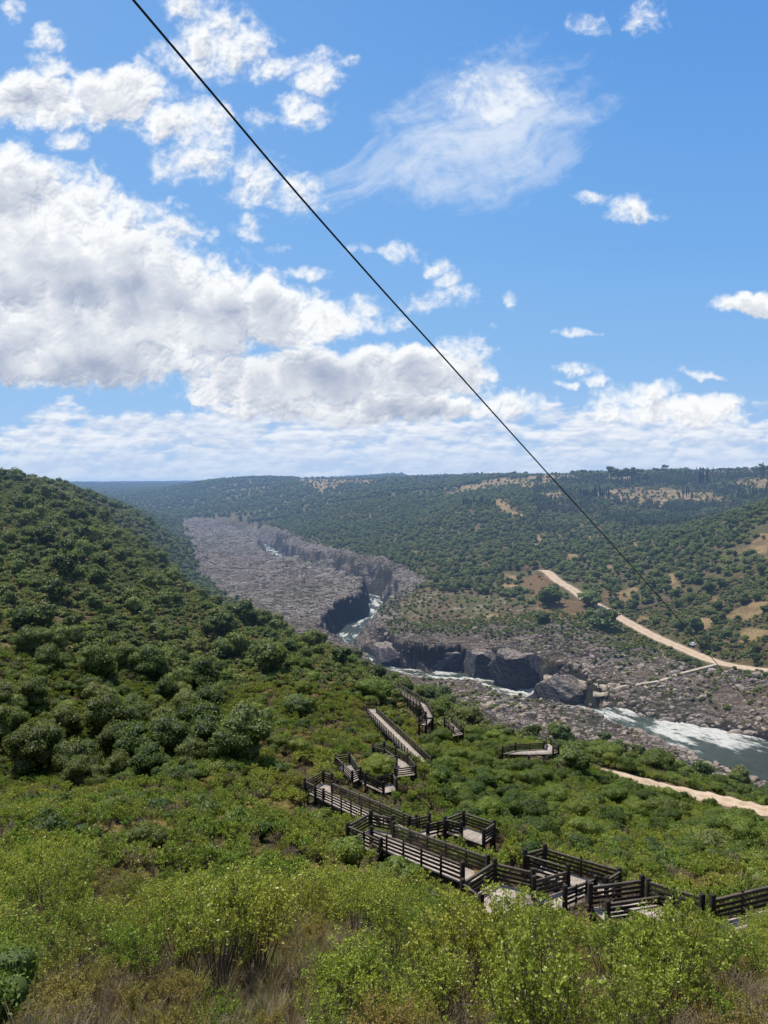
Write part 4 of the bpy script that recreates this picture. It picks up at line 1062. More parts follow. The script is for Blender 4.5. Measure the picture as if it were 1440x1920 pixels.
kind_scatter('foreground_scrub', ['cist_near', 'phag_near', 'dry_near'], 'dense rockrose scrub covering the foreground slope', 'scrub', (300, plant_objs(spec_shrub)))
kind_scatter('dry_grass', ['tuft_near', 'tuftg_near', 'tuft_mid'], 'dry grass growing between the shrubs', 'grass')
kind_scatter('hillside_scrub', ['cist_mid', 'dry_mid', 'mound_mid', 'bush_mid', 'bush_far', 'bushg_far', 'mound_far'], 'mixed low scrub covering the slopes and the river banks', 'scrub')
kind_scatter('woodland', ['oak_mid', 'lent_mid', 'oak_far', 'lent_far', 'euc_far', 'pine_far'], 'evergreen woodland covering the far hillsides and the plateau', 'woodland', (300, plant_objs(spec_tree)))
# ---------------------------------------------------------------- wood of the boardwalk
def timber(name, a, b, sc, bl=(30, .8, .8)):
    m, nt = new_mat(name); N = NT(nt)
    tc = N.n('ShaderNodeTexCoord'); mp = N.n('ShaderNodeMapping'); mp.inputs['Scale'].default_value = sc; N.link(tc.outputs['Object'], mp.inputs[0])
    n1 = N.noise(mp.outputs[0], 1.0, 5, .65); v = N.attr('v'); geo = N.n('ShaderNodeNewGeometry'); n2 = N.noise(geo.outputs['Position'], .8, 3, .5)
    c = N.mix(N.ramp(n1, .3, .7), a, b); c = N.mix(N.math('MULTIPLY', v, .55), c, tuple(q * .6 for q in a)); c = N.mix(N.math('MULTIPLY', n2, .35), c, tuple(q * .7 for q in b))
    finish(N, principled(N, c, .78, bump(N, n1, .5, .01), .25)); return m
M_DECK = timber('weathered_deck', (.36, .29, .235), (.62, .53, .45), (1.5, 1.5, 1.5))
M_RAIL = timber('dark_timber', (.018, .014, .011), (.055, .042, .034), (3, 3, 3))
M_RAILB = timber('grey_brown_rail', (.06, .048, .038), (.14, .115, .09), (3, 3, 3))
def box_between(acc, a, b, w, h, up=(0, 0, 1), v=0., e=0.0):
    a = np.array(a, float); b = np.array(b, float); t = b - a; L = np.linalg.norm(t); t /= L
    s = np.cross(t, up); s /= np.linalg.norm(s) + 1e-9; u = np.cross(s, t)
    V = []
    for p in (a - t * e, b + t * e):
        for q, r in ((-1, -1), (1, -1), (1, 1), (-1, 1)): V.append(p + s * q * w / 2 + u * r * h / 2)
    acc.add(np.array(V), [(0, 3, 2, 1), (4, 5, 6, 7), (0, 1, 5, 4), (1, 2, 6, 5), (2, 3, 7, 6), (3, 0, 4, 7)], v)
def bevel_box_mesh(name, a, b, w, h, mat, up=(0, 0, 1), v=0.):
    acc = Acc(); box_between(acc, a, b, w, h, up, v); me = acc.mesh(name, mat)
    bm = bmesh.new(); bm.from_mesh(me); bmesh.ops.bevel(bm, geom=list(bm.edges), offset=min(w, h) * .12, segments=1, affect='EDGES'); bm.to_mesh(me); bm.free(); return me
def cut_line(P2, p, d):
    """parameters where the line p+s*d crosses the polygon outline"""
    out = []
    n = len(P2)
    for i in range(n):
        a = P2[i]; b = P2[(i + 1) % n]; e = b - a; den = d[0] * e[1] - d[1] * e[0]
        if abs(den) < 1e-9: continue
        q = a - p; s = (q[0] * e[1] - q[1] * e[0]) / den; t = (q[0] * d[1] - q[1] * d[0]) / den
        if -1e-9 <= t < 1: out.append(s)
    return sorted(out)
rngb = np.random.default_rng(5)
for s in SECT:
    dk = s['deck']; n = len(dk); org = sum(dk) / n
    root = empty(s['name'], org); tag(root, s['label'], 'stairs' if s['step'] else ('platform' if 'landing' in s['name'] or 'viewing' in s['name'] else 'ramp'), 'sections of the wooden boardwalk' if 'viewing' not in s['name'] else None)
    L = [p - org for p in dk]
    P2 = [p[:2] for p in L]
    e = [(np.linalg.norm(P2[(i + 1) % n] - P2[i]), i) for i in range(n)]; li = max(e)[1]
    tdir = (P2[(li + 1) % n] - P2[li]) / max(e)[0]; ndir = np.array([-tdir[1], tdir[0]])
    # plane through the deck
    A = np.array([[p[0], p[1], 1] for p in L]); cf, *_ = np.linalg.lstsq(A, np.array([p[2] for p in L]), rcond=None)
    zf = lambda q: cf[0] * q[0] + cf[1] * q[1] + cf[2]
    pr = [p @ tdir for p in P2]; lo, hi = min(pr), max(pr)
    acc = Acc(); bw = .30 if s['step'] else .145; gap = .07 if s['step'] else .012
    k = lo
    while k < hi - .02:
        m = k + bw / 2; xs = cut_line(P2, tdir * m, ndir)
        if len(xs) >= 2:
            a = tdir * m + ndir * xs[0]; b = tdir * m + ndir * xs[-1]
            za, zb_ = zf(a), zf(b)
            if s['step']: za = zb_ = (za + zb_) / 2
            box_between(acc, (*a, za), (*b, zb_), bw - gap, .045, v=rngb.uniform(0, 1), e=.04)
        k += bw
    link_obj('steps' if s['step'] else 'deck', acc.mesh('deck', M_DECK), root)
    # bearers below the boards
    acc = Acc()
    for i in range(n):
        a, b = L[i], L[(i + 1) % n]; d_ = np.array([0, 0, -.13 if not s['step'] else -.16]); inw = -np.append((P2[i] + P2[(i + 1) % n]) / 2, 0); inw = inw / (np.linalg.norm(inw) + 1e-6) * .06
        box_between(acc, a + d_ + inw, b + d_ + inw, .07, .2, v=.3)
    link_obj('bearers', acc.mesh('bearers', M_RAIL), root)
    posts = []
    for (i, j) in s['rails']:
        a, b = L[i], L[j]; ln = np.linalg.norm(b - a); hv = (b - a)[:2] / np.linalg.norm((b - a)[:2]); outn = np.array([-hv[1], hv[0], 0]); mid = (a + b) / 2
        if mid[:2] @ outn[:2] < 0: outn = -outn
        o_ = outn * .05
        hh = [.30, .56, .82, 1.08]
        for hk in hh:
            jit = rngb.normal(0, .012, 2)
            me = bevel_box_mesh('rail', a + o_ + np.array([0, 0, hk + jit[0]]), b + o_ + np.array([0, 0, hk + jit[1]]), 0.05, .15, M_RAIL if hk < 1.0 else M_RAILB, v=rngb.uniform(0, .8))
            link_obj('rail', me, root)
        # slanting cap board on top catches the light
        me = bevel_box_mesh('handrail', a + o_ * 1.6 + np.array([0, 0, 1.17]), b + o_ * 1.6 + np.array([0, 0, 1.17]), .14, .035, M_RAILB, v=.1); link_obj('handrail', me, root)
        np_ = max(1, int(round(ln / 2.2)))
        for q in range(np_ + 1):
            p = a + (b - a) * q / np_ + outn * (.12 if 0 < q < np_ else .10)
            posts.append((p, q in (0, np_)))
    done = []
    for p, big in posts:
        if any(np.linalg.norm(p[:2] - q[:2]) < .3 for q in done): continue
        done.append(p); w = .25 if big else .12; top = 1.38 + rngb.uniform(-.05, .12) if big else 1.28 + rngb.uniform(-.04, .1)
        wp = p + org; g = float(H(wp[0], wp[1])); bot = min(p[2] - .3, g - .3 - org[2])
        me = bevel_box_mesh('post', (p[0], p[1], bot), (p[0], p[1], p[2] + top), w, w, M_RAIL, up=(hv[0], hv[1], 0), v=rngb.uniform(0, .8)); link_obj('post', me, root)
    # legs below
    acc = Acc()
    for i in range(n):
        p = L[i] * .9; wp = p + org; g = float(H(wp[0], wp[1])); 
        if p[2] + org[2] - g > .3:
            me = bevel_box_mesh('leg', (p[0], p[1], g - .3 - org[2]), (p[0], p[1], L[i][2] - .2), .24 if s['brace'] else .16, .24 if s['brace'] else .16, M_RAIL, up=(1, 0, 0)); link_obj('leg', me, root)
    if s['brace'] and 'viewing' in s['name']:
        for i, j in ((5, 6), (6, 7)):
            for sgn in (0, 1):
                a = L[i] + np.array([0, 0, -.1 if sgn else -1.3]); b = L[j] + np.array([0, 0, -1.3 if sgn else -.1])
                link_obj('brace', bevel_box_mesh('brace', a, b, .07, .13, M_DECK), root)

# ---------------------------------------------------------------- sight line to ground
def hit(px, py, d0=30, d1=3500):
    t = (960.0 - py) / F; sx = (px - 720.0) / F / (CP + t * SP); sz = slope_at(py)
    y = np.exp(np.linspace(math.log(d0), math.log(d1), 6000)); g = H(sx * y, y); b = np.nonzero(g >= sz * y)[0]
    i = b[0] if len(b) else len(y) - 1
    return np.array([sx * y[i], y[i], float(H(sx * y[i], y[i]))])
# ---------------------------------------------------------------- viewing walkways on the far bank
def kerbed_walk(name, label, pix, hw, th=.35):
    pl = np.array([hit(*p, 240) for p in pix]); pl[:, 2] += .2
    pl = resample(pl, 1.2); t = np.gradient(pl[:, :2], axis=0); t /= np.linalg.norm(t, axis=1)[:, None]; nm = np.stack([-t[:, 1], t[:, 0]], 1)
    k = len(pl); V = []
    for s_, dz in ((-1, -th - 1.2), (-1, 0), (-.86, 0.02), (.86, .02), (1, 0), (1, -th - 1.2)):
        V.append(np.stack([pl[:, 0] + nm[:, 0] * s_ * hw, pl[:, 1] + nm[:, 1] * s_ * hw, pl[:, 2] + dz], 1))
    V = np.stack(V, 1).reshape(-1, 3); idx = (np.arange(k - 1)[:, None] * 6 + np.arange(5)[None]).ravel()
    o = link_obj(name, mesh_np(name, V, np.stack([idx, idx + 6, idx + 7, idx + 1], 1)[:, ::-1], m_path)); tag(o, label, 'walkway'); return o
kerbed_walk('stone_walkway', 'pale stone walkway running from the dirt road down to the gorge edge', [(1120,1301),(1137,1299),(1158,1289),(1200,1283),(1240,1276),(1268,1266),(1300,1257),(1344,1246)], .8)
kerbed_walk('stone_walkway', 'thin pale stone walkway along the top of the gorge wall to the round lookout', [(1056,1273),(1090,1277),(1125,1284),(1154,1288)], .6)
def lookout(name, label, px, py, rx, ry):
    c = hit(px, py, 240); acc = Acc(); n = 18; V = []; z0 = c[2] + .45
    for r, z in ((1.0, -1.6), (1.0, 0), (.9, .0), (.9, -.06), (0.02, -.06)):
        for i in range(n):
            a = 2 * math.pi * i / n; V.append((c[0] + rx * r * math.cos(a), c[1] + ry * r * math.sin(a), z0 + z))
    Fc = [(k * n + i, k * n + (i + 1) % n, (k + 1) * n + (i + 1) % n, (k + 1) * n + i) for k in range(4) for i in range(n)]
    acc.add(np.array(V), Fc); o = empty(name, tuple(c)); tag(o, label, 'lookout')
    me = acc.mesh('floor', m_path); me.transform(Matrix.Translation(-Vector(c))); link_obj('floor', me, o)
    for i in range(0, n, 3):
        a = 2 * math.pi * i / n; q = np.array([rx * .95 * math.cos(a), ry * .95 * math.sin(a), z0 - c[2]])
        link_obj('post', bevel_box_mesh('post', q, q + np.array([0, 0, 1.1]), .06, .06, M_RAIL, up=(1, 0, 0)), o)
lookout('stone_lookout', 'round pale lookout platform on top of the dark gorge wall', 1038, 1273, 4.6, 3.6)
lookout('stone_lookout', 'small pale lookout platform where the walkway meets the gorge edge', 1122, 1301, 2.2, 2.0)

# ---------------------------------------------------------------- car on the dirt road
def paint(name, c, rough, metal=0.):
    m, nt = new_mat(name); N = NT(nt); geo = N.n('ShaderNodeNewGeometry'); nn = N.noise(geo.outputs['Position'], 3, 3, .5)
    finish(N, principled(N, N.mix(nn, c, tuple(q * .9 for q in c)), rough, None, .5, Metallic=metal)); return m
M_WHITE = paint('white_car_paint', (.78, .79, .80), .28); M_GLASS = paint('dark_car_glass', (.02, .022, .026), .08); M_TYRE = paint('tyre_rubber', (.02, .02, .02), .85); M_RIM = paint('wheel_metal', (.4, .4, .42), .35, .8); M_LAMP = paint('lamp_glass', (.75, .75, .7), .1); M_RED = paint('tail_lamp', (.35, .02, .02), .2)
def build_car(loc, rz):
    o = empty('parked_car', loc, rz); tag(o, 'small white hatchback parked on the dirt road across the gorge', 'car')
    prof = [(-2.0,.32),(-2.02,.62),(-1.95,.9),(-1.7,1.02),(-1.35,1.42),(-.6,1.5),(.1,1.48),(.85,1.06),(1.6,.94),(1.98,.74),(2.03,.45),(1.95,.3)]
    bm = bmesh.new(); secs = []
    for yy, sc, dz in ((-.84, .0, 0), (-.80, 1, 0), (.80, 1, 0), (.84, 0, 0)): pass
    def ring(yy, inset):
        return [bm.verts.new((x * (1 - .02 * inset), yy * (1 - (.14 if z > 1.05 else 0)), z)) for x, z in prof]
    r1, r2, r3, r4 = ring(-.86, 1), ring(-.80, 0), ring(.80, 0), ring(.86, 1)
    n = len(prof)
    for ra, rb in ((r1, r2), (r2, r3), (r3, r4)):
        for i in range(n): bm.faces.new((ra[i], ra[(i + 1) % n], rb[(i + 1) % n], rb[i]))
    bm.faces.new(r1[::-1]); bm.faces.new(r4); bmesh.ops.recalc_face_normals(bm, faces=bm.faces); bmesh.ops.bevel(bm, geom=[e for e in bm.edges], offset=.03, segments=2, affect='EDGES')
    me = bpy.data.meshes.new('body'); bm.to_mesh(me); bm.free(); me.materials.append(M_WHITE); link_obj('body', me, o)
    def plate(nm, pts, mat):
        me = bpy.data.meshes.new(nm); me.from_pydata(pts, [], [tuple(range(len(pts)))]); me.materials.append(mat); return link_obj(nm, me, o)
    plate('windscreen', [(.82, -.6, 1.10), (.82, .6, 1.10), (.16, .56, 1.48), (.16, -.56, 1.48)], M_GLASS)
    plate('rear_window', [(-1.40, -.56, 1.40), (-1.40, .56, 1.40), (-1.71, .6, 1.06), (-1.71, -.6, 1.06)], M_GLASS)
    for s_ in (-1, 1):
        yb = .875 * s_; yt = .80 * s_ * .98
        plate('side_window', [(.70, yb, 1.04), (.05, yt, 1.40), (-1.2, yt, 1.38), (-1.55, yb, 1.04)], M_GLASS)
        plate('headlight', [(1.97, s_ * .5, .62), (1.97, s_ * .78, .62), (1.85, s_ * .78, .82), (1.85, s_ * .5, .82)], M_LAMP)
        plate('tail_light', [(-2.04, s_ * .55, .72), (-2.04, s_ * .8, .72), (-2.0, s_ * .8, .92), (-2.0, s_ * .55, .92)], M_RED)
        for xx in (-1.25, 1.27):
            w = bpy.data.meshes.new('tyre'); bm = bmesh.new(); bmesh.ops.create_cone(bm, cap_ends=True, segments=20, radius1=.32, radius2=.32, depth=.2); bmesh.ops.bevel(bm, geom=[e for e in bm.edges if e.is_boundary or len(e.link_faces) == 2 and e.calc_face_angle(0) > 1], offset=.03, segments=2, affect='EDGES'); bm.to_mesh(w); bm.free(); w.materials.append(M_TYRE)
            wh = empty('wheel', (xx, s_ * .80, .32)); wh.parent = o
            t = link_obj('tyre', w, wh); t.rotation_euler = (math.pi / 2, 0, 0)
            w = bpy.data.meshes.new('rim'); bm = bmesh.new(); bmesh.ops.create_cone(bm, cap_ends=True, segments=16, radius1=.19, radius2=.17, depth=.21); bm.to_mesh(w); bm.free(); w.materials.append(M_RIM); t = link_obj('rim', w, wh); t.rotation_euler = (math.pi / 2, 0, 0)
c = hit(1298, 1211, 240); i = np.argmin(np.hypot(ROAD_UP[:, 0] - c[0], ROAD_UP[:, 1] - c[1])); t_ = ROAD_UP[min(i + 2, len(ROAD_UP) - 1)] - ROAD_UP[max(i - 2, 0)]
build_car((c[0], c[1], c[2] + .12), math.atan2(t_[1], t_[0]) + math.pi)

# ---------------------------------------------------------------- overhead cable
m_cab, nt = new_mat('black_cable'); N = NT(nt); geo = N.n('ShaderNodeNewGeometry'); finish(N, principled(N, N.mix(N.noise(geo.outputs['Position'], 30, 2, .5), (.012, .012, .014), (.03, .03, .034)), .5))
cp = [(-150,-480),(50,-238),(250,0),(400,177),(560,366),(720,547),(820,657),(930,780),(1040,902),(1140,1012),(1230,1113),(1320,1216),(1405,1318),(1500,1432),(1620,1580)]
cpts = []
for a, b in cp:
    inv = 1 / 6.3 + (1 / 60. - 1 / 6.3) * (a - 250) / (1620 - 250); cpts.append(P(a, b, 1 / inv))
cpts = resample(np.array(cpts), .4); V, Fc = tube(cpts, .011, .011, 8)
me = mesh_np('overhead_cable', V, Fc, m_cab, None, True); tag(link_obj('overhead_cable', me), 'thin black cable crossing the sky down to the right', 'cable')

# ---------------------------------------------------------------- cypresses and tall pines on the plateau
rngc = np.random.default_rng(77)
def plant_at(kind, name, px, py, hpx, label, grp, cat='tree', sc_x=1.0, d0=300):
    c = hit(px, py, d0); ph = dict(cyp_far=8.6, pine_far=8.0, euc_far=9.2, lent_mid=2.9, oak_mid=4, oak_far=4, lent_far=2.9)[kind]
    h = hpx / F * c[1]; vs = LIB[kind]; ms = vs[rngc.integers(len(vs))]; s = h / ph
    o = bpy.data.objects.new(name, None); COL.objects.link(o); o.location = (c[0], c[1], c[2] - (.3 * s if kind[:3] in ('oak', 'len') else 0)); o.scale = (s * sc_x, s * sc_x, s); o.rotation_euler = (0, 0, rngc.uniform(0, 6)); tag(o, label, cat, grp); o.empty_display_size = .3
    k = [link_obj('crown', ms[0], o), link_obj('trunk', ms[1], o)]
    for q in k: q['tint'] = float(rngc.uniform(0, .6)); q['dry'] = 0.0
    return o
for x0, x1, y0, y1, n, h0, h1, lab in ((866, 906, 944, 952, 12, 11, 20, 'dark slender cypress in the row left of the bare orange slope'),(910, 932, 948, 958, 6, 8, 15, 'dark slender cypress beside the bare orange slope'),(1088, 1142, 930, 938, 16, 12, 24, 'dark slender cypress in the row left of the dry field'),(1150, 1250, 935, 944, 8, 8, 14, 'small dark cypress in the dry field'),(1270, 1300, 925, 938, 5, 14, 24, 'dark slender cypress right of the dry field'),(1370, 1440, 925, 936, 9, 12, 22, 'dark slender cypress near the right edge of the plateau')):
    for i in range(n): plant_at('cyp_far', 'cypress_tree', x0 + (x1 - x0) * (i + rngc.uniform(.1, .9)) / n, rngc.uniform(y0, y1), rngc.uniform(h0, h1), lab, lab.replace('cypress', 'cypresses'), sc_x=.9)
for x0, x1, y0, y1, n, h0, h1, lab in ((1140, 1215, 905, 912, 12, 20, 34, 'tall dark pine in the clump on the right skyline'),(1310, 1330, 908, 915, 3, 28, 36, 'tall dark pine standing above the right plateau'),(1420, 1438, 895, 900, 2, 24, 30, 'tall dark pine at the right end of the skyline'),(780, 960, 893, 897, 22, 5, 9, 'small distant pine along the central skyline'),(1230, 1440, 885, 892, 18, 9, 16, 'dark pine along the right skyline'),(1100, 1140, 896, 902, 6, 9, 15, 'dark pine left of the tall skyline clump')):
    for i in range(n): plant_at('pine_far' if rngc.random() < .6 else 'cyp_far', 'pine_tree', x0 + (x1 - x0) * (i + rngc.uniform(.1, .9)) / n, rngc.uniform(y0, y1), rngc.uniform(h0, h1), lab, lab.replace('pine', 'pines')  , sc_x=.95, d0=600)
for px, py, hpx, lab in ((706, 1462, 36, 'round bright green bush enclosed by the boardwalk'),):
    c = P(px, py, 88); o = plant_at('lent_mid', 'lentisk_bush', px, py, hpx, lab, None, 'bush', 1.15, 60); o.location = (c[0], c[1], float(H(c[0], c[1])) ); o.scale = [q * 1.25 for q in o.scale]
    for q in o.children: q['tint'] = 1.0
for px, py, hpx, lab, k in ((560, 1345, 46, 'large dark green tree alone on the ridge left of the long straight ramp', 'oak_mid'),(1232, 1447, 46, 'broad green tree between the dirt track and the river', 'lent_mid'),(1075, 1450, 62, 'dark tree beside the wooden viewing platform', 'oak_mid'),(1135, 1428, 44, 'round green tree on the river side of the dark tree', 'lent_mid'),(1030, 1135, 40, 'broad dark tree below the bend of the dirt road', 'oak_far'),(1018, 1168, 24, 'low dark tree on the orange slope', 'oak_far'),(1108, 1138, 36, 'dark tree against the pale dirt road', 'oak_far'),(1107, 1162, 24, 'smaller dark tree just below the one against the road', 'oak_far'),(1130, 1180, 44, 'dark green tree with a spreading crown under the dirt road', 'oak_far'),(1252, 1540, 50, 'broad dark green bush below the dirt track', 'lent_mid'),(1330, 1610, 60, 'large dark bush in the lower right slope', 'oak_mid'),(700, 1310, 42, 'dense green tree at the head of the long straight ramp', 'lent_mid')):
    plant_at(k, 'oak_tree' if k[0] == 'o' else 'lentisk_bush', px, py, hpx, lab, None, 'tree' if k[0] == 'o' else 'bush', 1.3, 45)

# ---------------------------------------------------------------- boulders
m_rock, nt = new_mat('boulder_rock'); N = NT(nt)
geo = N.n('ShaderNodeNewGeometry'); pos = geo.outputs['Position']; tc = N.n('ShaderNodeTexCoord'); oi = N.n('ShaderNodeObjectInfo')
mp = N.n('ShaderNodeMapping'); mp.inputs['Scale'].default_value = (1, 1, 4); N.link(tc.outputs['Object'], mp.inputs[0])
s1 = N.noise(mp.outputs[0], 1.6, 6, .65); s2 = N.noise(pos, .05, 3, .5)
c = N.mix(N.ramp(s1, .32, .68), (.07, .056, .046), (.62, .51, .41)); c = N.mix(N.math('MULTIPLY', N.ramp(s2, .4, .6), .45), c, (.24, .165, .11)); c = N.mix(N.math('MULTIPLY', oi.outputs['Random'], .55), c, (.10, .09, .095))
finish(N, principled(N, c, .85, bump(N, s1, .8, .15), .2))
def rock_mesh(rng):
    V, Fc = QS5; V = V.copy() * np.array([1, rng.uniform(.6, .95), rng.uniform(.45, .8)])
    for _ in range(9):   # planar breaks
        nn = unit(rng.normal(0, 1, 3)); dd = rng.uniform(.45, .75); pj = V @ nn; V = V - np.maximum(pj - dd, 0)[:, None] * nn
    V = V * (1 + .07 * rng.normal(0, 1, (len(V), 1)))
    return mesh_np('boulder', V, Fc, m_rock)
for s in range(6): reg('boulder', rock_mesh(np.random.default_rng(900 + s)))
SIZE['boulder'] = 2.0; ALL_B = []
n_before = len(ALL)
x, y, rng = candidates(185, 460, 1.5, .57, 31)
z, px, py, rk, rd, r, sa, og, fl = base_masks(x, y); n2 = fbm(x * .06, y * .06, 3, 71); u = rng.random(len(x))
m = (rk > .5) & (r > np.where(y > 300, 2.5, -1.5)) & (r < 60) & (px > 650) & (rd > 5) & (y < 345) & (u < .42 + .9 * n2)
s_ = np.exp(rng.normal(-.35, .55, m.sum())) * (1 + .8 * (r[m] < 8)); put('boulder', *pick(m, x, y), np.clip(s_, .25, 3.2), 0, 0, rng, sink=.25)
m = (rk > .5) & (px > 640) & (y >= 345) & (z > -99) & (rd > 5) & (sa < .5) & (u < .16 + .6 * n2); put('boulder', *pick(m, x, y), np.clip(np.exp(rng.normal(-.3, .5, m.sum())), .3, 2.4), 0, 0, rng, sink=.3)
x, y, rng = candidates(400, 1200, 14, .57, 32); z, px, py, rk, rd, r, sa, og, fl = base_masks(x, y); u = rng.random(len(x))
m = (rk > .5) & (r > 2) & (r < 45) & (u < .35); put('boulder', *pick(m, x, y), np.clip(np.exp(rng.normal(.1, .5, m.sum())), .4, 3.5), 0, 0, rng, sink=.35)
def spec_rock(k, r):
    px, py = proj(r[0], r[1], r[2])
    w = 'in the boulder field on the near bank' if (riv_query(np.array([r[0]]), np.array([r[1]]))[5][0] > 0) else 'among the rocks on the far bank'
    return 'boulder', 'boulder', 'grey angular boulder ' + w, 'boulders ' + w
kind_scatter('boulder_field', ['boulder'], 'loose grey boulders and rubble covering the river banks', 'rubble', (300, plant_objs(spec_rock)))

# ---------------------------------------------------------------- rock masses standing in the gorge wall
m_cliff, nt = new_mat('cliff_rock'); N = NT(nt)
geo = N.n('ShaderNodeNewGeometry'); pos = geo.outputs['Position']
mp = N.n('ShaderNodeMapping'); mp.inputs['Rotation'].default_value = (.3, .5, .2); mp.inputs['Scale'].default_value = (.35, .35, 1.3); N.link(pos, mp.inputs[0])
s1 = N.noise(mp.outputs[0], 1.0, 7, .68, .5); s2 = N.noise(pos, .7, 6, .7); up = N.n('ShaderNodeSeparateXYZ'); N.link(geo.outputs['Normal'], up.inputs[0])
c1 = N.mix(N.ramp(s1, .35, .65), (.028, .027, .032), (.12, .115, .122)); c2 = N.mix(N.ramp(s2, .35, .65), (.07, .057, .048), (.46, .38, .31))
finish(N, principled(N, N.mix(N.ramp(up.outputs[2], .6, .97), c1, c2), .8, bump(N, N.math('ADD', s1, s2), 1.0, 1.2), .25))  # shade painted by slope: steep faces dark, tops paler
def outcrop(label, px, base, wpx, top, d, dep, seed):
    rng = np.random.default_rng(seed); b = P(px, base, d); t = P(px, top + 9, d); w = wpx / F * d; h = t[2] - b[2]
    V, Fc = quad_sphere(30); V = V.copy() * 1.25
    for k in range(20):
        nn = unit(rng.normal(0, 1, 3) * np.array([1, 1, .7])); pj = V @ nn; dd = rng.uniform(.74, 1.1); V = V - np.maximum(pj - dd, 0)[:, None] * nn
    q = V * np.array([w / 2, dep, h * .60]); a_ = q[:, 0] * .8 + q[:, 2] * .5; b_ = q[:, 1] * .8 - q[:, 2] * .6
    n3 = 2.2 * fbm(a_ * .14, b_ * .14, 3, seed) + 1.7 * ridged(a_ * .17, b_ * .17, 5, seed + 3, .6) - .6 + .35 * fbm(a_ * .9, b_ * .9, 3, seed + 5)
    q = q + unit(V * np.array([1, 1, .6])) * n3[:, None]
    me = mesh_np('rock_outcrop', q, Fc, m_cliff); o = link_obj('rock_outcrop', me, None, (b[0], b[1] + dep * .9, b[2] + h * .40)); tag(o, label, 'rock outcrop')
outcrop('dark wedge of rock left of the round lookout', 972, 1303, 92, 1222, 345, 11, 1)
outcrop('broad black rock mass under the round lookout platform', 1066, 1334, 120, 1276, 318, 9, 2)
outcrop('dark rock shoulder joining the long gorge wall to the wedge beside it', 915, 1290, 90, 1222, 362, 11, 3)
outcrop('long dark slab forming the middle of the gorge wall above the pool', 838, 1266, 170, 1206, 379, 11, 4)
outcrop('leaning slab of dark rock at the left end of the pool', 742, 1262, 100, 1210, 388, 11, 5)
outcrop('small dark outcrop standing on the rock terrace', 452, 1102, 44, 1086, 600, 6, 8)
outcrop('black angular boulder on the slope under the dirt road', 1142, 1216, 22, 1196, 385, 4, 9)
c = P(20, 1935, 9.0); ms = LIB['lent_mid'][0]; o = bpy.data.objects.new('lentisk_bush', None); COL.objects.link(o); o.location = (c[0] - .5, c[1], c[2] - .35); o.scale = (.42,) * 3
tag(o, 'dark glossy bush in the lower left corner', 'bush')
for me_, nm in zip(ms, ('crown', 'trunk')): q = link_obj(nm, me_, o); q['tint'] = .2; q['dry'] = 0.
# ---------------------------------------------------------------- sky light
world = bpy.data.worlds.new('World'); scene.world = world; world.use_nodes = True
wnt = world.node_tree; wnt.nodes.clear(); W = NT(wnt)
sky = W.n('ShaderNodeTexSky'); sky.sky_type = 'NISHITA'; sky.sun_disc = False; sky.sun_elevation = SUN_EL; sky.sun_rotation = SUN_AZ
sky.air_density = 1.0; sky.dust_density = .5; sky.ozone_density = 2.0
bg = W.n('ShaderNodeBackground'); W.link(sky.outputs[0], bg.inputs[0]); bg.inputs[1].default_value = .13
wo = W.n('ShaderNodeOutputWorld'); W.link(bg.outputs[0], wo.inputs[0])
# ---------------------------------------------------------------- sky backdrop with clouds (a far curved sheet)
def UV(px, py):
    t = (960.0 - py) / F
    return (px - 720.0) / F / (CP + t * SP), slope_at(py)
CL = [ # cloud lumps: column, row, half width, half height, firmness
 (40,470,235,140,2),(-60,380,150,110,2),(190,540,220,120,2),(60,620,330,90,2),(330,600,220,90,2),(450,600,200,62,2),(600,596,115,36,1.6),(110,680,300,50,2),(690,606,60,17,1.3),
 (540,720,180,62,2),(740,705,150,55,2),(872,664,44,34,1.5),(680,765,260,38,1.8),(930,760,75,28,1.4),
 (395,95,88,62,1.5),(350,16,48,24,1.1),(60,190,95,52,1.7),(225,185,105,52,1.7),(335,240,82,42,1.5),(362,314,60,34,1.3),(482,338,48,46,1.1),(548,372,40,28,.8),(108,122,34,26,1.1),(86,66,22,16,.9),(120,265,26,17,1.0),(472,425,34,22,.9),
 (545,122,44,22,1.2),(596,146,38,30,1.2),(640,122,22,12,.8),(566,216,38,34,1.5),(30,25,16,14,.7),(25,290,22,14,.8),
 (1187,400,50,18,1.1),(1107,374,26,9,.8),(1412,577,66,24,1.8),(1322,705,34,11,1.3),(1092,698,34,14,1.2),(1130,720,22,11,1.1),(1065,728,18,7,1.1),(735,482,42,13,1.0),(815,500,18,10,.9),(828,560,44,22,.8),(578,515,32,14,.9),(670,476,20,12,.8),(1213,38,30,22,.7),(1103,42,26,14,.6),(525,460,17,8,.8),(1072,615,32,7,.8),(590,355,22,16,.7),(960,572,8,12,.5),(938,610,10,6,.7),(488,232,20,14,.5),(840,520,14,12,.6),(1210,748,70,24,1.5),(1275,770,110,26,1.6),(1160,775,60,22,1.3)]
def worley(x, y, seed):
    ix = np.floor(x); iy = np.floor(y); best = np.full(x.shape, 9.)
    for a in (-1, 0, 1):
        for b in (-1, 0, 1):
            cx = ix + a; cy = iy + b
            d = (cx + _hash(cx, cy, seed) - x) ** 2 + (cy + _hash(cx, cy, seed + 5) - y) ** 2
            best = np.minimum(best, d)
    return np.sqrt(best)
NU, NV = 1150, 720
su = np.linspace(-.62, .62, NU); sv = np.linspace(-.03, .70, NV)
SU, SV_ = np.meshgrid(su, sv)
w1 = fbm(SU * 9, SV_ * 12, 3, 301); w2 = fbm(SU * 9, SV_ * 12, 3, 311); w3 = fbm(SU * 42, SV_ * 50, 3, 321); w4 = fbm(SU * 42, SV_ * 50, 3, 331)
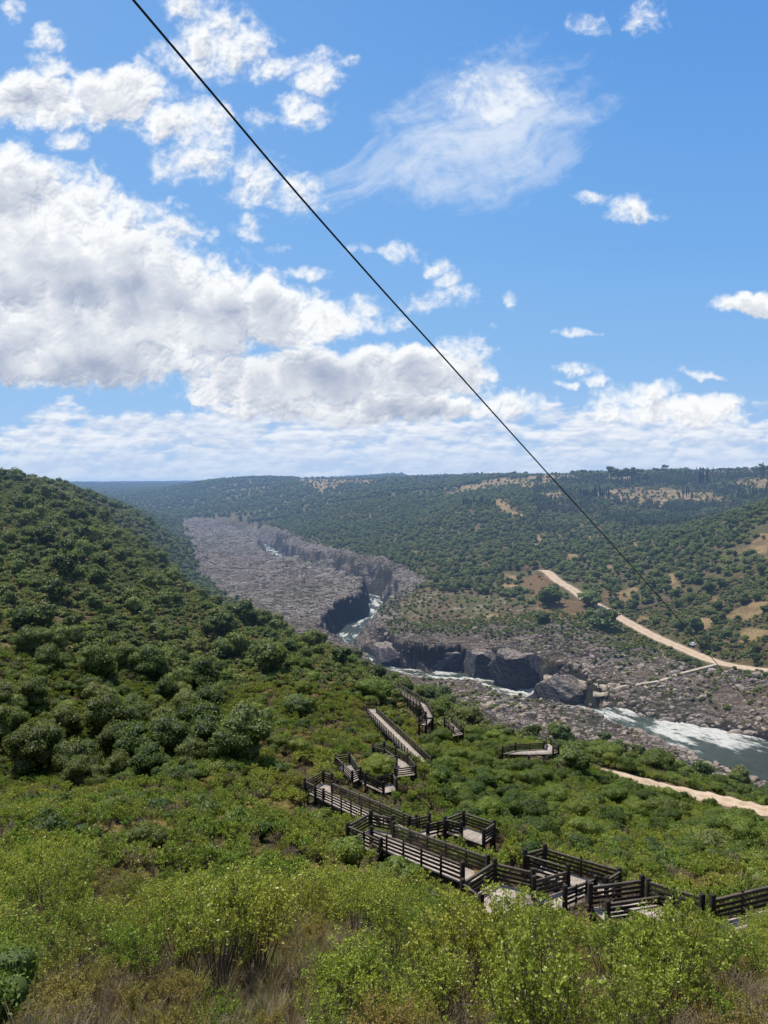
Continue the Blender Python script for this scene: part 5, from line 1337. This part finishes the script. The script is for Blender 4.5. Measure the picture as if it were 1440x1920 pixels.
wu = SU + .022 * w1 + .009 * w3; wv = SV_ + .018 * w2 + .008 * w4
Mx = np.full(SU.shape, -3.); FM = np.ones(SU.shape)
for px, py, rx, ry, fm in CL:
    u, v = UV(px, py); q = ((wu - u) / (rx / F * 1.15)) ** 2 + ((wv - v) / (ry / F * (1.18 if py < 690 else 1.05))) ** 2
    q = np.where(wv < v, q + .9 * np.minimum(((wv - v) / (ry / F)) ** 2, 2) * .5, q)      # flatter bases
    if fm < 1.6: fm *= .78
    cand = np.maximum(fm * (1 - q * .9), -3.); FM = np.where(cand > Mx, fm, FM); Mx = np.maximum(Mx, cand)
bil = .5 - worley(wu * 22, wv * 24, 3); bil2 = .5 - worley(wu * 52, wv * 56, 13); bil3 = .5 - worley(wu * 120, wv * 126, 23)
fb = fbm(wu * 16, wv * 19, 7, 341, .6)
T = .75 * bil + .42 * bil2 + .16 * bil3
fine = fbm(SU * 75, SV_ * 80, 5, 401, .65)
D = Mx + 1.45 * fb + T + (.45 + .35 * (FM < 1.6)) * fine - .12
# low streets of cloud near the horizon, seen edge on
vv = np.clip(SV_, .004, 1); st = .7 * fbm(SU * 8 + .5 * w1, SV_ * 34, 4, 351, .55) + .45 * fbm(SU * 22 + w1, SV_ * 60, 6, 361, .62) + .5 * (.45 - worley(SU * 26 + .5 * w1, SV_ * 60 + w3 * .3, 33)) + .25 * (.5 - worley(SU * 60 + .5 * w3, SV_ * 110 + w3 * .3, 37))
band = sst(-.015, .0, SV_) * (1 - sst(.07, .125, SV_ + .05 * w1 + .01 * w3)) 
Dl = (st * 1.5 + .72 - .25 * sst(.1, .5, SU) * sst(.04, .1, SV_)) * band - (1 - band) * 2
h = np.clip(D, 0, 1.5) * .8 + .9 * T + .9 * fb + .6 * fbm(SU * 6.5, SV_ * 9, 3, 411)
h = np.clip(h, 0, 3) * sst(-.1, .5, D)
# light: march toward the sun (up and to the left) through the sheet
def shift(a, du, dv):
    return np.roll(np.roll(a, -int(round(dv)), 0), -int(round(du)), 1)
occ = np.zeros_like(h)
for i, (stp, wt) in enumerate(((2, .4), (5, .4), (10, .45), (18, .5), (30, .55), (46, .6))):
    sh = shift(h, -.35 * stp, stp); occ += wt * np.clip(sh - .35 * h - .02 * stp, 0, 1.2)
rel = h - shift(h, -1.2, 3.2); rel2 = h - shift(h, -4, 11)
rel = np.clip(.8 * rel, -.5, .5) + np.clip(.35 * rel2, -.5, .5)
shade = np.clip(.36 + .74 * np.exp(-.55 * occ) + .34 * rel - .42 * sst(.1, .9, fbm(SU * 5 + 3, SV_ * 11, 4, 421) + .35) * sst(.9, 2.2, Mx + .3), 0, 1)
soft = 1 - sst(1.0, 1.7, FM); alpha = sst(-.2 - .15 * soft, 1.1 + .5 * soft, D + .12 + .10 * soft) ** 1.15
lw = np.array([1.0, 1.0, 1.0]); dk = np.array([.40, .46, .60])
dkm = np.zeros_like(SU)
for px, py, rx, ry, k in ((110,700,300,46,.55),(250,570,130,52,.45),(40,540,110,60,.3),(570,705,120,32,.55),(690,778,200,22,.5),(300,480,60,50,.2),(880,690,50,18,.3)):
    u, v = UV(px, py); dkm = np.maximum(dkm, k * np.exp(-(((SU - u + .03 * w1) / (rx / F)) ** 2 + ((SV_ - v + .03 * w2) / (ry / F)) ** 2)))
shade = np.clip(shade * 1.06 - dkm * (.75 + .9 * T + .6 * fb), 0, 1)
cl = dk + (lw - dk) * (shade ** 1.15)[..., None]
def mixn(a, b, t): return a * (1 - t[..., None]) + b * t[..., None]
# clear sky
stops = np.array([(-.1,.46,.62,.84),(0,.43,.60,.85),(.05,.37,.57,.86),(.14,.27,.51,.86),(.3,.185,.425,.83),(.55,.125,.34,.77),(.75,.10,.29,.70)])
base = np.stack([np.interp(SV_, stops[:, 0], stops[:, i]) for i in (1, 2, 3)], -1)
lfw = (1 - sst(-.6, .45, SU)) * .30
base = mixn(base, np.array([.36, .60, .93]), lfw)
# thin fibrous cloud
wis = np.zeros_like(SU)
for px, py, rx, ry, ang, stg, sx, sy in ((905,240,200,125,.35,.72,1.3,3.4),(935,185,95,66,-.2,1.0,2.2,3.2),(700,318,140,44,.5,.4,1.3,5),(985,300,120,62,.5,.35,1.2,5),(1130,420,60,30,0,.0,1,1)):
    u, v = UV(px, py); du = SU - u + .012 * w1; dv = SV_ - v + .012 * w2; c_, s_ = math.cos(ang), math.sin(ang)
    a = (du * c_ + dv * s_) / (rx / F); b = (-du * s_ + dv * c_) / (ry / F)
    m = 1.05 - (a * a + b * b) * .9; f = fbm(a * sx * .8 + .25 * w1, b * sy * .5 + .25 * w2, 7, 371 + int(px), .62) + .28 * fbm(SU * 50 + 20 * (dv), SV_ * 50, 5, 381, .6)
    wis = np.maximum(wis, stg * sst(-.2, 1.5, m + 1.3 * f))
col = mixn(base, np.array([.94, .97, 1.0]), np.clip(wis * .92, 0, 1))
al = sst(-.1, .8, Dl) * .92
lc = mixn(np.array([.56, .66, .84]) + 0 * col, np.array([.93, .95, .99]), np.clip(.5 + 1.3 * (st - shift(st, -1, 3)) + .6 * (st - shift(st, -2, 8)) + .5 * fbm(SU * 20, SV_ * 40, 3, 391), 0, 1))
lc = mixn(base, lc, sst(-.01, .06, SV_) * .35 + .6)
col = mixn(col, lc, al)
col = mixn(col, cl * np.array([.965, .985, 1.0]), alpha)
hz = (1 - sst(.0, .06, SV_)) * .5
col = mixn(col, np.array([.50, .64, .87]), hz)
RS = 14000.
nrmv = RS / np.sqrt(1 + SU ** 2 + SV_ ** 2)
V = np.stack([SU * nrmv, nrmv, SV_ * nrmv], -1).reshape(-1, 3)
idx = (np.arange(NV - 1)[:, None] * NU + np.arange(NU - 1)[None]).ravel()
m_sky, nt = new_mat('sky_air'); N = NT(nt)
at = N.n('ShaderNodeAttribute', attribute_name='sky_colour'); em = N.n('ShaderNodeEmission'); N.link(at.outputs['Color'], em.inputs[0])
o_ = N.n('ShaderNodeOutputMaterial'); N.link(em.outputs[0], o_.inputs[0]); m_sky.cycles.emission_sampling = 'NONE'
sme = mesh_np('sky', V, np.stack([idx, idx + NU, idx + NU + 1, idx + 1], 1), m_sky, None, True)
a = sme.attributes.new('sky_colour', 'FLOAT_COLOR', 'POINT'); a.data.foreach_set('color', np.concatenate([col, np.ones((*col.shape[:2], 1))], -1).astype(np.float32).ravel())
so_ = link_obj('sky', sme); so_['kind'] = 'structure'
